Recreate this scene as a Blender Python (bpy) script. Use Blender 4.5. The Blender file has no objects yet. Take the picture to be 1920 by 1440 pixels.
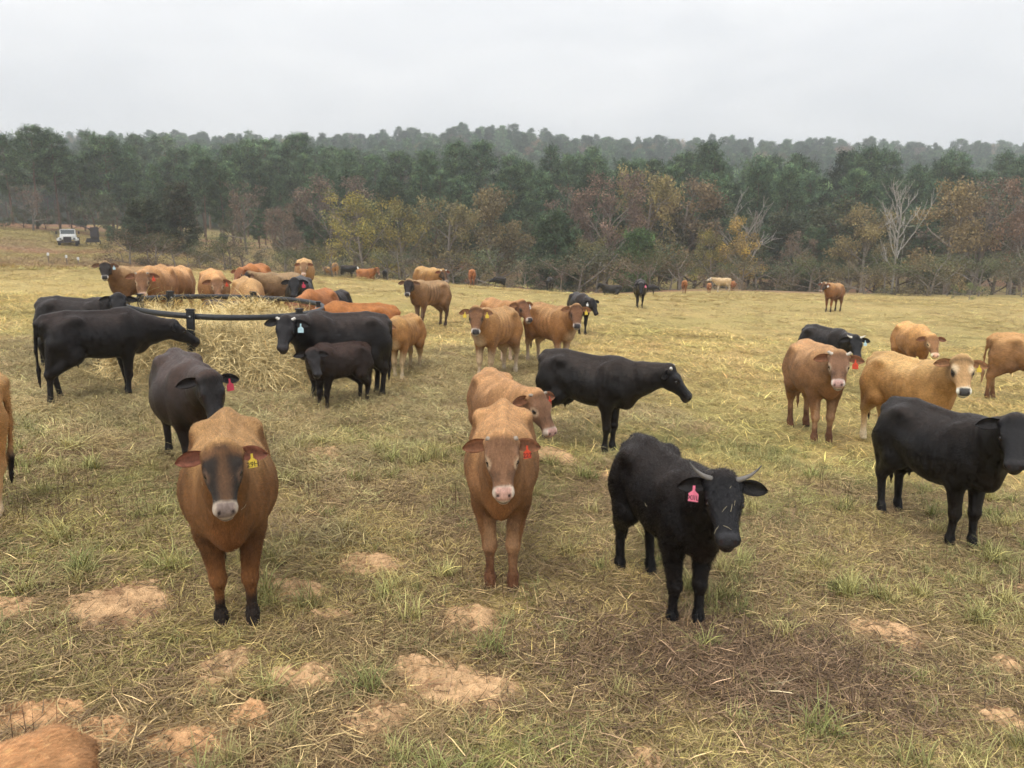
import bpy, math, random
import numpy as np
from mathutils import Vector, Matrix

R = math.radians
rng = np.random.default_rng(7)
random.seed(7)
scene = bpy.context.scene
COL = scene.collection

# ------------------------------------------------------------------ camera
CAM_Z = 2.73
PITCH = math.atan(290.0 / 1440.0)
cam_data = bpy.data.cameras.new('camera')
cam_data.lens = 27.0
cam_data.sensor_width = 36.0
cam_data.clip_start = 0.05
cam_data.clip_end = 6000.0
cam_data.dof.use_dof = True
cam_data.dof.focus_distance = 6.5
cam_data.dof.aperture_fstop = 3.2
camera = bpy.data.objects.new('camera', cam_data)
camera.location = (0, 0, CAM_Z)
camera.rotation_euler = (math.pi / 2 - PITCH, 0, 0)
COL.objects.link(camera)
scene.camera = camera

# ------------------------------------------------------------------ world: overcast sky
SUN_EL, SUN_AZ = R(52), R(20)
world = bpy.data.worlds.new('World')
scene.world = world
world.use_nodes = True
wn, wl = world.node_tree.nodes, world.node_tree.links
wn.clear()
w_out = wn.new('ShaderNodeOutputWorld')
w_bg = wn.new('ShaderNodeBackground'); w_bg.inputs['Strength'].default_value = 0.1
w_sky = wn.new('ShaderNodeTexSky'); w_sky.sky_type = 'NISHITA'; w_sky.sun_disc = False
w_sky.sun_elevation = SUN_EL; w_sky.sun_rotation = SUN_AZ
w_hsv = wn.new('ShaderNodeHueSaturation'); w_hsv.inputs['Saturation'].default_value = 0.3
wl.new(w_sky.outputs[0], w_hsv.inputs['Color'])
w_tc = wn.new('ShaderNodeTexCoord')
w_map = wn.new('ShaderNodeMapping'); w_map.inputs['Scale'].default_value = (1.3, 1.3, 4.2)
wl.new(w_tc.outputs['Generated'], w_map.inputs['Vector'])
w_noise = wn.new('ShaderNodeTexNoise'); w_noise.inputs['Scale'].default_value = 2.1
w_noise.inputs['Detail'].default_value = 3; w_noise.inputs['Distortion'].default_value = 0.35
wl.new(w_map.outputs[0], w_noise.inputs['Vector'])
w_ramp = wn.new('ShaderNodeValToRGB')
w_ramp.color_ramp.elements[0].position = 0.30; w_ramp.color_ramp.elements[0].color = (7.2, 7.38, 7.62, 1)
w_ramp.color_ramp.elements[1].position = 0.72; w_ramp.color_ramp.elements[1].color = (9.1, 9.1, 9.1, 1)
wl.new(w_noise.outputs['Fac'], w_ramp.inputs['Fac'])
# an overcast sky is brighter overhead than at the horizon
w_sep = wn.new('ShaderNodeSeparateXYZ'); wl.new(w_tc.outputs['Generated'], w_sep.inputs[0])
w_mr = wn.new('ShaderNodeMapRange'); w_mr.inputs['From Min'].default_value = 0.0; w_mr.inputs['From Max'].default_value = 1.0
w_mr.inputs['To Min'].default_value = 0.96; w_mr.inputs['To Max'].default_value = 1.75
wl.new(w_sep.outputs['Z'], w_mr.inputs['Value'])
w_mul = wn.new('ShaderNodeVectorMath'); w_mul.operation = 'SCALE'
wl.new(w_ramp.outputs['Color'], w_mul.inputs[0]); wl.new(w_mr.outputs['Result'], w_mul.inputs['Scale'])
w_mix = wn.new('ShaderNodeMix'); w_mix.data_type = 'RGBA'; w_mix.inputs['Factor'].default_value = 0.93
wl.new(w_hsv.outputs['Color'], w_mix.inputs['A']); wl.new(w_mul.outputs[0], w_mix.inputs['B'])
wl.new(w_mix.outputs['Result'], w_bg.inputs['Color'])
wl.new(w_bg.outputs[0], w_out.inputs['Surface'])

sun_data = bpy.data.lights.new('sun', 'SUN')
sun_data.energy = 1.5
sun_data.angle = R(24)
sun_data.color = (1.0, 0.95, 0.88)
sun = bpy.data.objects.new('sun', sun_data)
# the sun stands behind the camera, to its left, hidden by cloud
sun.rotation_euler = (R(38), 0, R(-25))
COL.objects.link(sun)

vs = scene.view_settings
vs.view_transform = 'Standard'; vs.look = 'None'; vs.exposure = 0.12; vs.gamma = 1.0
scene.render.engine = 'CYCLES'
scene.cycles.max_bounces = 4
scene.cycles.diffuse_bounces = 2
scene.cycles.glossy_bounces = 1
scene.cycles.transmission_bounces = 2
scene.cycles.use_adaptive_sampling = True
scene.cycles.adaptive_threshold = 0.03
scene.cycles.adaptive_min_samples = 12
scene.cycles.volume_bounces = 1
scene.cycles.transparent_max_bounces = 6
scene.cycles.use_denoising = True

# ------------------------------------------------------------------ small helpers
def smooth(a, b, x):
    t = np.clip((x - a) / (b - a), 0, 1)
    return t * t * (3 - 2 * t)

_perm = np.random.default_rng(3).random((64, 64)).astype(np.float64)
def vnoise(x, y):
    x = np.asarray(x, float); y = np.asarray(y, float)
    xi = np.floor(x).astype(int); yi = np.floor(y).astype(int)
    fx = x - xi; fy = y - yi
    fx = fx * fx * (3 - 2 * fx); fy = fy * fy * (3 - 2 * fy)
    a = _perm[xi % 64, yi % 64]; b = _perm[(xi + 1) % 64, yi % 64]
    c = _perm[xi % 64, (yi + 1) % 64]; d = _perm[(xi + 1) % 64, (yi + 1) % 64]
    return (a * (1 - fx) + b * fx) * (1 - fy) + (c * (1 - fx) + d * fx) * fy
def fbm(x, y, n=4):
    s = 0; w = 1; t = 0
    for i in range(n):
        s = s + w * vnoise(x * 2 ** i + 17.3 * i, y * 2 ** i + 9.1 * i); t += w; w *= 0.5
    return s / t

def ground_z(x, y):
    """height of the land, metres; x right, y away from the camera"""
    x = np.asarray(x, float); y = np.asarray(y, float)
    slope = np.where(x < 0, -12 * np.tanh(-x / 12), 27 * np.tanh(x / 27))
    z = -0.072 * slope
    z = z + 0.10 * (fbm(x * 0.22, y * 0.22, 3) - 0.5) * smooth(6, 14, y)
    crest = 34 + 7 * smooth(4, 20, x) + 3 * smooth(-5, -20, x)
    past = np.maximum(y - crest, 0)
    left = smooth(-16, -34, x)
    vale = -(0.070 - 0.022 * smooth(4, 22, x)) * np.minimum(past, 30) * smooth(0, 3, past) - 2.6 * smooth(30, 46, past) + 0.8 * smooth(46, 90, past)
    hill = 0.115 * np.clip(-x - 46, 0, 26) * smooth(4, 45, past) - 0.35 * smooth(0, 9, past)
    z = z + vale * (1 - left) + hill * left
    far = smooth(170, 560, y)
    z = z + far * (49.5 - 2.5 * smooth(50, 300, x) - 6.5 * smooth(10, -90, x) + 6 * np.exp(-((x + 6) / 45) ** 2) + 5 * (fbm(x * 0.008 + 3, y * 0.008, 3) - 0.5))
    z = z + smooth(560, 900, y) * 12
    return z

cp, sp = math.cos(PITCH), math.sin(PITCH)
def ray(px, py):
    a = (px - 960) / 1440; b = (720 - py) / 1440
    d = np.array([a, cp + b * sp, -sp + b * cp])
    return d / np.linalg.norm(d)
def on_ground(px, py, h=0.0):
    """where the line of sight through a point of the photograph meets the land (or a height h above it)"""
    d = ray(px, py)
    t = np.concatenate([np.arange(1.0, 60, 0.01), np.arange(60, 700, 0.25)])
    z = CAM_Z + d[2] * t - ground_z(d[0] * t, d[1] * t) - h
    i = np.argmax(z < 0)
    if not (z < 0).any(): i = len(t) - 1
    return np.array([d[0] * t[i], d[1] * t[i]])
def at_depth(px, y):
    return np.array([(px - 960) / 1440 * y, y])      # near the horizon

def mesh_np(name, V, F, col=None, smooth_=True, mats=()):
    """V (n,3), F (m,k) or list of such arrays"""
    me = bpy.data.meshes.new(name)
    if not isinstance(F, list): F = [F]
    F = [np.asarray(f, np.int32) for f in F if len(f)]
    V = np.asarray(V, np.float32)
    me.vertices.add(len(V)); me.vertices.foreach_set('co', V.ravel())
    nl = sum(f.size for f in F); nf = sum(len(f) for f in F)
    me.loops.add(nl); me.polygons.add(nf)
    me.loops.foreach_set('vertex_index', np.concatenate([f.ravel() for f in F]))
    tot = np.concatenate([np.full(len(f), f.shape[1], np.int32) for f in F])
    start = np.concatenate([[0], np.cumsum(tot)[:-1]]).astype(np.int32)
    me.polygons.foreach_set('loop_start', start)
    try: me.polygons.foreach_set('loop_total', tot)
    except Exception: pass
    me.polygons.foreach_set('use_smooth', np.full(nf, smooth_, bool))
    if col is not None:
        at = me.attributes.new('col', 'FLOAT_COLOR', 'POINT')
        c = np.ones((len(V), 4), np.float32); c[:, :3] = col
        at.data.foreach_set('color', c.ravel())
    me.update(calc_edges=True)
    for m in mats: me.materials.append(m)
    return me

def link(name, data, parent=None, loc=None, rot=None):
    o = bpy.data.objects.new(name, data); COL.objects.link(o)
    if parent is not None: o.parent = parent
    if loc is not None: o.location = loc
    if rot is not None: o.rotation_euler = rot
    return o
def tag(o, label=None, cat=None, group=None, kind=None):
    if label: o['label'] = label
    if cat: o['category'] = cat
    if group: o['group'] = group
    if kind: o['kind'] = kind
    return o

def tube(P, r, n=6):
    """tapered tube through points P with radii r -> V, Q"""
    P = np.asarray(P, float); r = np.asarray(r, float)
    V = []
    up = np.array([0, 0, 1.0])
    for i in range(len(P)):
        t = P[min(i + 1, len(P) - 1)] - P[max(i - 1, 0)]; t = t / (np.linalg.norm(t) + 1e-9)
        a = np.cross(t, up if abs(t[2]) < .9 else np.array([1.0, 0, 0])); a /= np.linalg.norm(a); b = np.cross(t, a)
        for j in range(n):
            th = 2 * math.pi * j / n; V.append(P[i] + r[i] * (math.cos(th) * a + math.sin(th) * b))
    Q = [[i * n + j, i * n + (j + 1) % n, (i + 1) * n + (j + 1) % n, (i + 1) * n + j] for i in range(len(P) - 1) for j in range(n)]
    V = np.array(V)
    return V, np.array(Q)
def join(parts):
    Vs, Qs, o = [], [], 0
    for V, Q in parts:
        Vs.append(V); Qs.append(np.asarray(Q) + o); o += len(V)
    return np.concatenate(Vs), np.concatenate(Qs)

# ------------------------------------------------------------------ materials
def mat(name, color=(0.5, 0.5, 0.5), rough=0.8, spec=0.3, attr=None, noise=0.0, nscale=20.0, nstretch=(1, 1, 1),
        bump=0.0, bscale=60.0, tint=None, metallic=0.0, transl=0.0, sheen=0.0, objcol=False):
    m = bpy.data.materials.new(name); m.use_nodes = True
    n, l = m.node_tree.nodes, m.node_tree.links
    b = n['Principled BSDF']
    b.inputs['Roughness'].default_value = rough
    b.inputs['Specular IOR Level'].default_value = spec
    b.inputs['Metallic'].default_value = metallic
    if sheen: b.inputs['Sheen Weight'].default_value = sheen
    if attr:
        a = n.new('ShaderNodeAttribute'); a.attribute_name = attr; out = a.outputs['Color']
    else:
        a = n.new('ShaderNodeRGB'); a.outputs[0].default_value = (*color, 1); out = a.outputs[0]
    def mul(c1, c2):
        x = n.new('ShaderNodeMix'); x.data_type = 'RGBA'; x.blend_type = 'MULTIPLY'; x.inputs['Factor'].default_value = 1
        l.new(c1, x.inputs['A']); l.new(c2, x.inputs['B']); return x.outputs['Result']
    if tint:
        a = n.new('ShaderNodeAttribute'); a.attribute_type = 'INSTANCER'; a.attribute_name = tint
        out = mul(out, a.outputs['Color'])
    if objcol:
        a = n.new('ShaderNodeObjectInfo'); out = mul(out, a.outputs['Color'])
    tc = n.new('ShaderNodeTexCoord'); mp = n.new('ShaderNodeMapping'); mp.inputs['Scale'].default_value = nstretch
    l.new(tc.outputs['Object'], mp.inputs['Vector'])
    if noise:
        t = n.new('ShaderNodeTexNoise'); t.inputs['Scale'].default_value = nscale; t.inputs['Detail'].default_value = 5
        l.new(mp.outputs[0], t.inputs['Vector'])
        r = n.new('ShaderNodeMapRange'); r.inputs['From Min'].default_value = 0.25; r.inputs['From Max'].default_value = 0.75
        r.inputs['To Min'].default_value = 1 - noise; r.inputs['To Max'].default_value = 1 + noise
        l.new(t.outputs['Fac'], r.inputs['Value'])
        out = mul(out, r.outputs['Result'])
    l.new(out, b.inputs['Base Color'])
    if bump:
        t = n.new('ShaderNodeTexNoise'); t.inputs['Scale'].default_value = bscale; t.inputs['Detail'].default_value = 4
        l.new(mp.outputs[0], t.inputs['Vector'])
        bp = n.new('ShaderNodeBump'); bp.inputs['Strength'].default_value = bump; bp.inputs['Distance'].default_value = 0.02
        l.new(t.outputs['Fac'], bp.inputs['Height']); l.new(bp.outputs[0], b.inputs['Normal'])
    if transl:
        tr = n.new('ShaderNodeBsdfTranslucent'); l.new(out, tr.inputs['Color'])
        mx = n.new('ShaderNodeMixShader'); mx.inputs[0].default_value = transl
        l.new(b.outputs[0], mx.inputs[1]); l.new(tr.outputs[0], mx.inputs[2])
        l.new(mx.outputs[0], n['Material Output'].inputs['Surface'])
    return m

M_COAT = mat('cow_coat', attr='col', rough=0.72, spec=0.22, noise=0.28, nscale=16, nstretch=(1.2, 5, 3), bump=0.35, bscale=55, sheen=0.04)
M_COATB = mat('black_cow_coat', attr='col', rough=0.34, spec=0.21, noise=0.45, nscale=14, nstretch=(1.2, 4, 3), bump=0.4, bscale=50)
M_FURB = mat('black_cow_fur', attr='col', rough=0.38, spec=0.2)
M_FUR = mat('cow_fur', attr='col', rough=0.6, spec=0.22, transl=0.15)
M_EYE = mat('cow_eye', (0.012, 0.008, 0.006), rough=0.08, spec=0.6)
M_HORN = mat('cow_horn', attr='col', rough=0.5, spec=0.35, noise=0.2, nscale=40)
M_STRAW = mat('straw', attr='col', rough=0.75, spec=0.2, transl=0.2)
M_INK = mat('tag_ink', (0.02, 0.015, 0.02), rough=0.6)
def plastic(name, c): return mat(name, c, rough=0.5, spec=0.35, noise=0.18, nscale=45)
TAGS = {'red': plastic('red_tag', (0.62, 0.07, 0.03)), 'crimson': plastic('crimson_tag', (0.55, 0.05, 0.09)),
        'pink': plastic('pink_tag', (0.80, 0.20, 0.30)), 'yellow': plastic('yellow_tag', (0.72, 0.52, 0.06)),
        'blue': plastic('pale_blue_tag', (0.48, 0.68, 0.74)), 'white': plastic('white_tag', (0.72, 0.72, 0.70))}
# ------------------------------------------------------------------ the land: one sheet to the horizon
def geo(a, b, n): return a * (b / a) ** (np.arange(n) / (n - 1))
MOUNDS = [  # sandy diggings: photo position and width, depth (metres)
 (222, 1138, .78, .52), (18, 1140, .34, .26), (545, 1108, .55, .32), (690, 1058, .62, .34), (872, 1158, .46, .34), (402, 1262, .36, .42),
 (575, 1266, .44, .26), (860, 1292, .72, .34), (768, 1262, .30, .22), (714, 1345, .42, .30), (476, 1342, .26, .18), (70, 1342, .62, .22),
 (1655, 1186, .56, .34), (1895, 1247, .30, .20), (1880, 1352, .34, .22), (1210, 1432, .26, .20), (1040, 856, .62, .50), (602, 852, .60, .40),
 (1148, 890, .50, .26), (1905, 1104, .30, .14), (612, 1158, .36, .12), (350, 1392, .40, .18), (180, 1372, .40, .2), (985, 880, .4, .3)]
MP = [(*on_ground(px, py), w, d) for px, py, w, d in MOUNDS]
def mound_mask(x, y, grow=1.0):
    m = np.zeros(np.broadcast(x, y).shape)
    for i, (mx, my, w, d) in enumerate(MP):
        r = np.sqrt(((x - mx) / (w * .5 * grow)) ** 2 + ((y - my) / (d * .75 * grow)) ** 2)
        r = r + .85 * (fbm(x * 5.3 + i, y * 5.3, 4) - .5)
        m = np.maximum(m, smooth(1.12, .72, r))
    return m
FEED = np.array([-4.95, 13.2]); FEED_R = 1.6

def land_colour(x, y):
    n1 = fbm(x * .55, y * .4, 4); n2 = fbm(x * 1.7 + 30, y * 1.5, 3); n3 = fbm(x * .12 + 9, y * .12, 3)
    straw = np.array([.49, .365, .145]); olive = np.array([.285, .265, .088]); thatch = np.array([.165, .112, .065]); green = np.array([.150, .180, .052])
    red = np.array([.20, .13, .072])
    def mx(a, b, w): w = np.clip(w, 0, 1)[..., None]; return a * (1 - w) + b * w
    far = smooth(7.5, 15, y + 2.5 * (n3 - .5))
    c = mx(np.broadcast_to(olive, (*np.shape(x), 3)), straw, smooth(.35, .70, n1) * .75 + .62 * far)
    c = mx(c, thatch, smooth(.56, .72, n2) * (.85 - .62 * far))
    c = mx(c, green, smooth(.55, .74, fbm(x * .9 + 50, y * .9 + 4, 3)) * (.62 - .42 * far))
    # darker reddish litter in front, bottom left bare ground, pale straw litter round the feeder
    c = mx(c, red, smooth(.9, .3, np.abs(y - 4.35 - .15 * x) / 1.1 + .8 * (n1 - .5)) * smooth(-.2, 1.2, x) * smooth(4.2, 2.6, x) * .75)
    c = mx(c, np.array([.36, .215, .125]), smooth(-.1, -1.3, x) * smooth(4.4, 3.3, y) * .75)
    dh = np.hypot(x - FEED[0] - .8, (y - FEED[1]) * .8)
    c = mx(c, np.array([.46, .36, .17]), smooth(5.2, 2.2, dh + 2.2 * (n2 - .5)) * .85)
    df = np.hypot(x - FEED[0], y - FEED[1]); c = mx(c, np.array([.115, .085, .05]), smooth(1.6, 1.75, df) * smooth(2.5, 2.05, df + .5 * (n2 - .5)) * .9)  # dark ring at the hay's foot: trodden mud, with the pile's shadow painted in
    # beyond the mown pasture: brown broom-sedge and clay
    crest = 38 + 25 * smooth(-24, -12, x)
    c = mx(c, np.array([.45, .345, .145]), smooth(20, 34, y) * .55)
    w = smooth(0, 4, y - crest)
    rough = mx(np.broadcast_to(np.array([.30, .215, .115]), c.shape), np.array([.34, .190, .115]), smooth(.42, .62, fbm(x * .09 + 5, y * .06, 4)))
    rough = mx(rough, np.array([.33, .265, .105]), smooth(.5, .6, fbm(x * .05 + 2, y * .12 + 7, 3)) * .9)
    c = mx(c, rough, w)
    c = mx(c, np.array([.035, .045, .022]), smooth(150, 190, y))
    return c

yl = np.concatenate([-geo(40, .6, 14), [0.0], np.arange(.5, 2.4, .3), geo(2.4, 14, 190), geo(14.3, 60, 130), geo(61, 1200, 110)])
ul = np.linspace(-1, 1, 281); ul = np.sign(ul) * np.abs(ul) ** 1.25
YY, UU = np.meshgrid(yl, ul, indexing='ij')
XX = UU * (14 + 1.05 * np.maximum(YY, 0))
ZZ = ground_z(XX, YY)
near = smooth(16, 9, YY)
ZZ = ZZ + near * (.035 * (fbm(XX * 1.6, YY * 1.6, 4) - .5) + .012 * (fbm(XX * 11, YY * 11, 2) - .5)) + (1 - near) * smooth(60, 40, YY) * .10 * (fbm(XX * .7, YY * .7, 3) - .5)
ny, nx = YY.shape
ii = np.arange(ny * nx).reshape(ny, nx)
Q = np.stack([ii[:-1, :-1], ii[:-1, 1:], ii[1:, 1:], ii[1:, :-1]], -1).reshape(-1, 4)
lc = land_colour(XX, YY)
mm = mound_mask(XX, YY, 1.25) * .6
lc = lc * (1 - mm[..., None]) + np.array([.52, .315, .165]) * mm[..., None]
M_LAND = mat('pasture_soil_and_thatch', attr='col', rough=.95, spec=.1, noise=.45, nscale=26, nstretch=(1, .7, 1), bump=.8, bscale=40)
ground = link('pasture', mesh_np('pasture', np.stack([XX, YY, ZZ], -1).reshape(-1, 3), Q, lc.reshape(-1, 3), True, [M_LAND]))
tag(ground, 'rolling pasture of straw coloured grass', kind='structure')
def surf_z(x, y):
    n = smooth(16, 9, y)
    return ground_z(x, y) + n * .035 * (fbm(x * 1.6, y * 1.6, 4) - .5) + (1 - n) * smooth(60, 40, y) * .10 * (fbm(x * .7, y * .7, 3) - .5)

# sandy diggings
M_SAND = mat('sandy_clay', attr='col', rough=.95, spec=.1, noise=.22, nscale=30, bump=.9, bscale=70)
for i, (mx_, my_, w, d) in enumerate(MP):
    n = 64
    gx, gy = np.meshgrid(np.linspace(-1, 1, n), np.linspace(-1, 1, n), indexing='ij')
    x = mx_ + gx * w * .66; y = my_ + gy * d * .98
    r = np.sqrt(((x - mx_) / (w * .5)) ** 2 + ((y - my_) / (d * .75)) ** 2) + .85 * (fbm(x * 5.3 + i, y * 5.3, 4) - .5)
    prof = smooth(1.2, .45, r)
    lump = fbm(x * 9 + i * 3, y * 9, 4); fine = fbm(x * 32, y * 32 + i, 3)
    hgt = prof * (.031 + .060 * (lump - .30) + .05 * (fine - .5)) - .03 * smooth(.9, 1.35, r) - .012
    z = surf_z(x, y) + hgt
    ii = np.arange(n * n).reshape(n, n)
    q = np.stack([ii[:-1, :-1], ii[1:, :-1], ii[1:, 1:], ii[:-1, 1:]], -1).reshape(-1, 4)
    rq = r.reshape(-1)[q].max(1); q = q[rq < 1.42]
    c = np.array([.66, .42, .225]) * (1 + .45 * (lump - .5) + .35 * (fine - .5))[..., None]
    deep = smooth(.42, .25, lump)[..., None] * .6
    c = c * (1 - deep) + np.array([.30, .155, .085]) * deep
    if i in (11, 10, 21, 22): c = c * np.array([.95, .86, .80])
    o = link('sand_mound', mesh_np('sand_mound', np.stack([x, y, z], -1).reshape(-1, 3), q, c.reshape(-1, 3), True, [M_SAND]))
    tag(o, kind='structure')

# ------------------------------------------------------------------ grass: instanced tufts
M_GRASS = mat('grass_blades', attr='col', tint='tint', rough=.7, spec=.18)
def blade(r, root, az, L, lean, curl, w, seg=4):
    """bent tapering ribbon -> V, F(tris/quads)"""
    d = np.array([math.cos(az), math.sin(az), 0]); sd = np.array([-d[1], d[0], 0])
    el = math.pi / 2 - lean; p = np.array(root, float); V = []; tw = r.normal() * .6
    for i in range(seg + 1):
        t = i / seg
        ww = w * (1 - t ** 1.6) + .0004
        s2 = sd * math.cos(tw * t) + np.array([0, 0, 1]) * math.sin(tw * t)
        V += [p - s2 * ww, p + s2 * ww]
        p = p + (d * math.cos(el) + np.array([0, 0, 1]) * math.sin(el)) * (L / seg)
        el -= curl / seg * (.6 + .8 * t)
        if p[2] < .006 and i > 0: p[2] = .006 + .012 * r.random(); el = max(el, -.05)
        az2 = az + r.normal() * .12; d = np.array([math.cos(az2), math.sin(az2), 0]); az = az2
    F = [[2 * i, 2 * i + 1, 2 * i + 3, 2 * i + 2] for i in range(seg)]
    return V, F
def tuft(seed, kind):
    r = np.random.default_rng(seed); V, F, C = [], [], []
    main = r.random() * 6.28
    n = {'mat': 72, 'green': 34, 'thatch': 40, 'hay': 90, 'stem': 5, 'clump': 80, 'mid': 30, 'far': 20}[kind]
    for k in range(n):
        root = np.array([r.normal() * .09, r.normal() * .09, -.01])
        if kind == 'mat':
            v, f = blade(r, root, main + r.normal() * 1.2, .06 + .13 * r.random(), .80 + .6 * r.random(), 1.6 * r.random() + .2, .0016 + .0013 * r.random())
            c = np.array([1, 1, 1]) * math.exp(r.normal() * .42)
        elif kind in ('mid', 'far'):
            b = .85 if kind == 'mid' else 1.35
            v, f = blade(r, root, main + r.normal() * 1.3, .09 + .18 * r.random(), .85 + .6 * r.random(), 1.5 * r.random() + .3, (.0021 + .0014 * r.random()) * b, 3 if kind == 'mid' else 2)
            c = np.array([1, 1, 1]) * math.exp(r.normal() * .32)
        elif kind == 'green':
            v, f = blade(r, root * .6, r.random() * 6.28, .06 + .13 * r.random(), .2 + .8 * r.random(), .6 + 1.3 * r.random(), .0016 + .0013 * r.random())
            c = np.array([1, 1, 1]) * math.exp(r.normal() * .28)
        elif kind == 'clump':
            v, f = blade(r, root * .45, r.random() * 6.28, .09 + .15 * r.random(), .10 + .75 * r.random(), .5 + 1.5 * r.random(), .0016 + .0013 * r.random())
            c = np.array([1, 1, 1]) * math.exp(r.normal() * .30)
        elif kind == 'thatch':
            root[2] = .004 + .02 * r.random()
            v, f = blade(r, root * 1.3, r.random() * 6.28, .05 + .15 * r.random(), 1.35 + .2 * r.random(), .3 * r.normal(), .0016 + .0014 * r.random(), 3)
            c = np.array([1, 1, 1]) * math.exp(r.normal() * .42)
        elif kind == 'hay':
            root = np.array([r.normal() * .13, r.normal() * .13, .01 + abs(r.normal()) * .035])
            v, f = blade(r, root, r.random() * 6.28, .07 + .18 * r.random(), .95 + .5 * r.random(), 1.2 * abs(r.normal()) + .2, .0017 + .0012 * r.random())
            c = np.array([1, 1, 1]) * math.exp(r.normal() * .30)
        else:
            v, f = blade(r, root * .8, r.random() * 6.28, .14 + .22 * r.random(), .05 + .3 * r.random(), .35 * r.random(), .0016 + .0008 * r.random())
            c = np.array([1, 1, 1]) * math.exp(r.normal() * .2)
        if r.random() < .06: c = c * np.array([1.22, 1.16, 1.05])
        if r.random() < .10: c = c * np.array([.62, .55, .52])
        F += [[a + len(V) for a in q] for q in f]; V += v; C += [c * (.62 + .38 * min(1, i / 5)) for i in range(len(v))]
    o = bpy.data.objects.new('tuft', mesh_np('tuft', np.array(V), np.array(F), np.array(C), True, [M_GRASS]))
    return o
PROTO = {k: [tuft(100 * i + j, k) for j in range(4)] for i, k in enumerate(('mat', 'green', 'thatch', 'hay', 'stem', 'mid', 'far', 'clump'))}

def patch(seed, kind, k, rad):
    """k tufts grown together"""
    r = np.random.default_rng(seed); Vs, Qs, Cs, o = [], [], [], 0
    for i in range(k):
        me = PROTO[kind][r.integers(0, 4)].data
        v = np.empty(len(me.vertices) * 3, np.float32); me.vertices.foreach_get('co', v); v = v.reshape(-1, 3)
        q = np.empty(len(me.loops), np.int32); me.loops.foreach_get('vertex_index', q); q = q.reshape(-1, 4)
        c = np.empty(len(v) * 4, np.float32); me.attributes['col'].data.foreach_get('color', c); c = c.reshape(-1, 4)[:, :3]
        a = r.random() * 6.283; s = .8 + .4 * r.random(); d = rad * math.sqrt(r.random()); b = r.random() * 6.283
        x = s * (v[:, 0] * math.cos(a) - v[:, 1] * math.sin(a)) + d * math.cos(b); y = s * (v[:, 0] * math.sin(a) + v[:, 1] * math.cos(a)) + d * math.sin(b)
        Vs.append(np.stack([x, y, v[:, 2] * s], 1)); Qs.append(q + o); o += len(v); Cs.append(c * np.exp(r.normal() * .18) * np.exp(r.normal(size=3) * .05))
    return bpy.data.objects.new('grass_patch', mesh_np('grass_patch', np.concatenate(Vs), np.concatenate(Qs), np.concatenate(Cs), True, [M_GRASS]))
PATCH = {k: [patch(7 * i + 3, k, n, rad) for i in range(5)] for k, n, rad in (('mid', 26, 1.1), ('far', 40, 2.4), ('hay', 9, .45))}
PN = {'mid': 26, 'far': 40, 'hay': 9}

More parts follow.
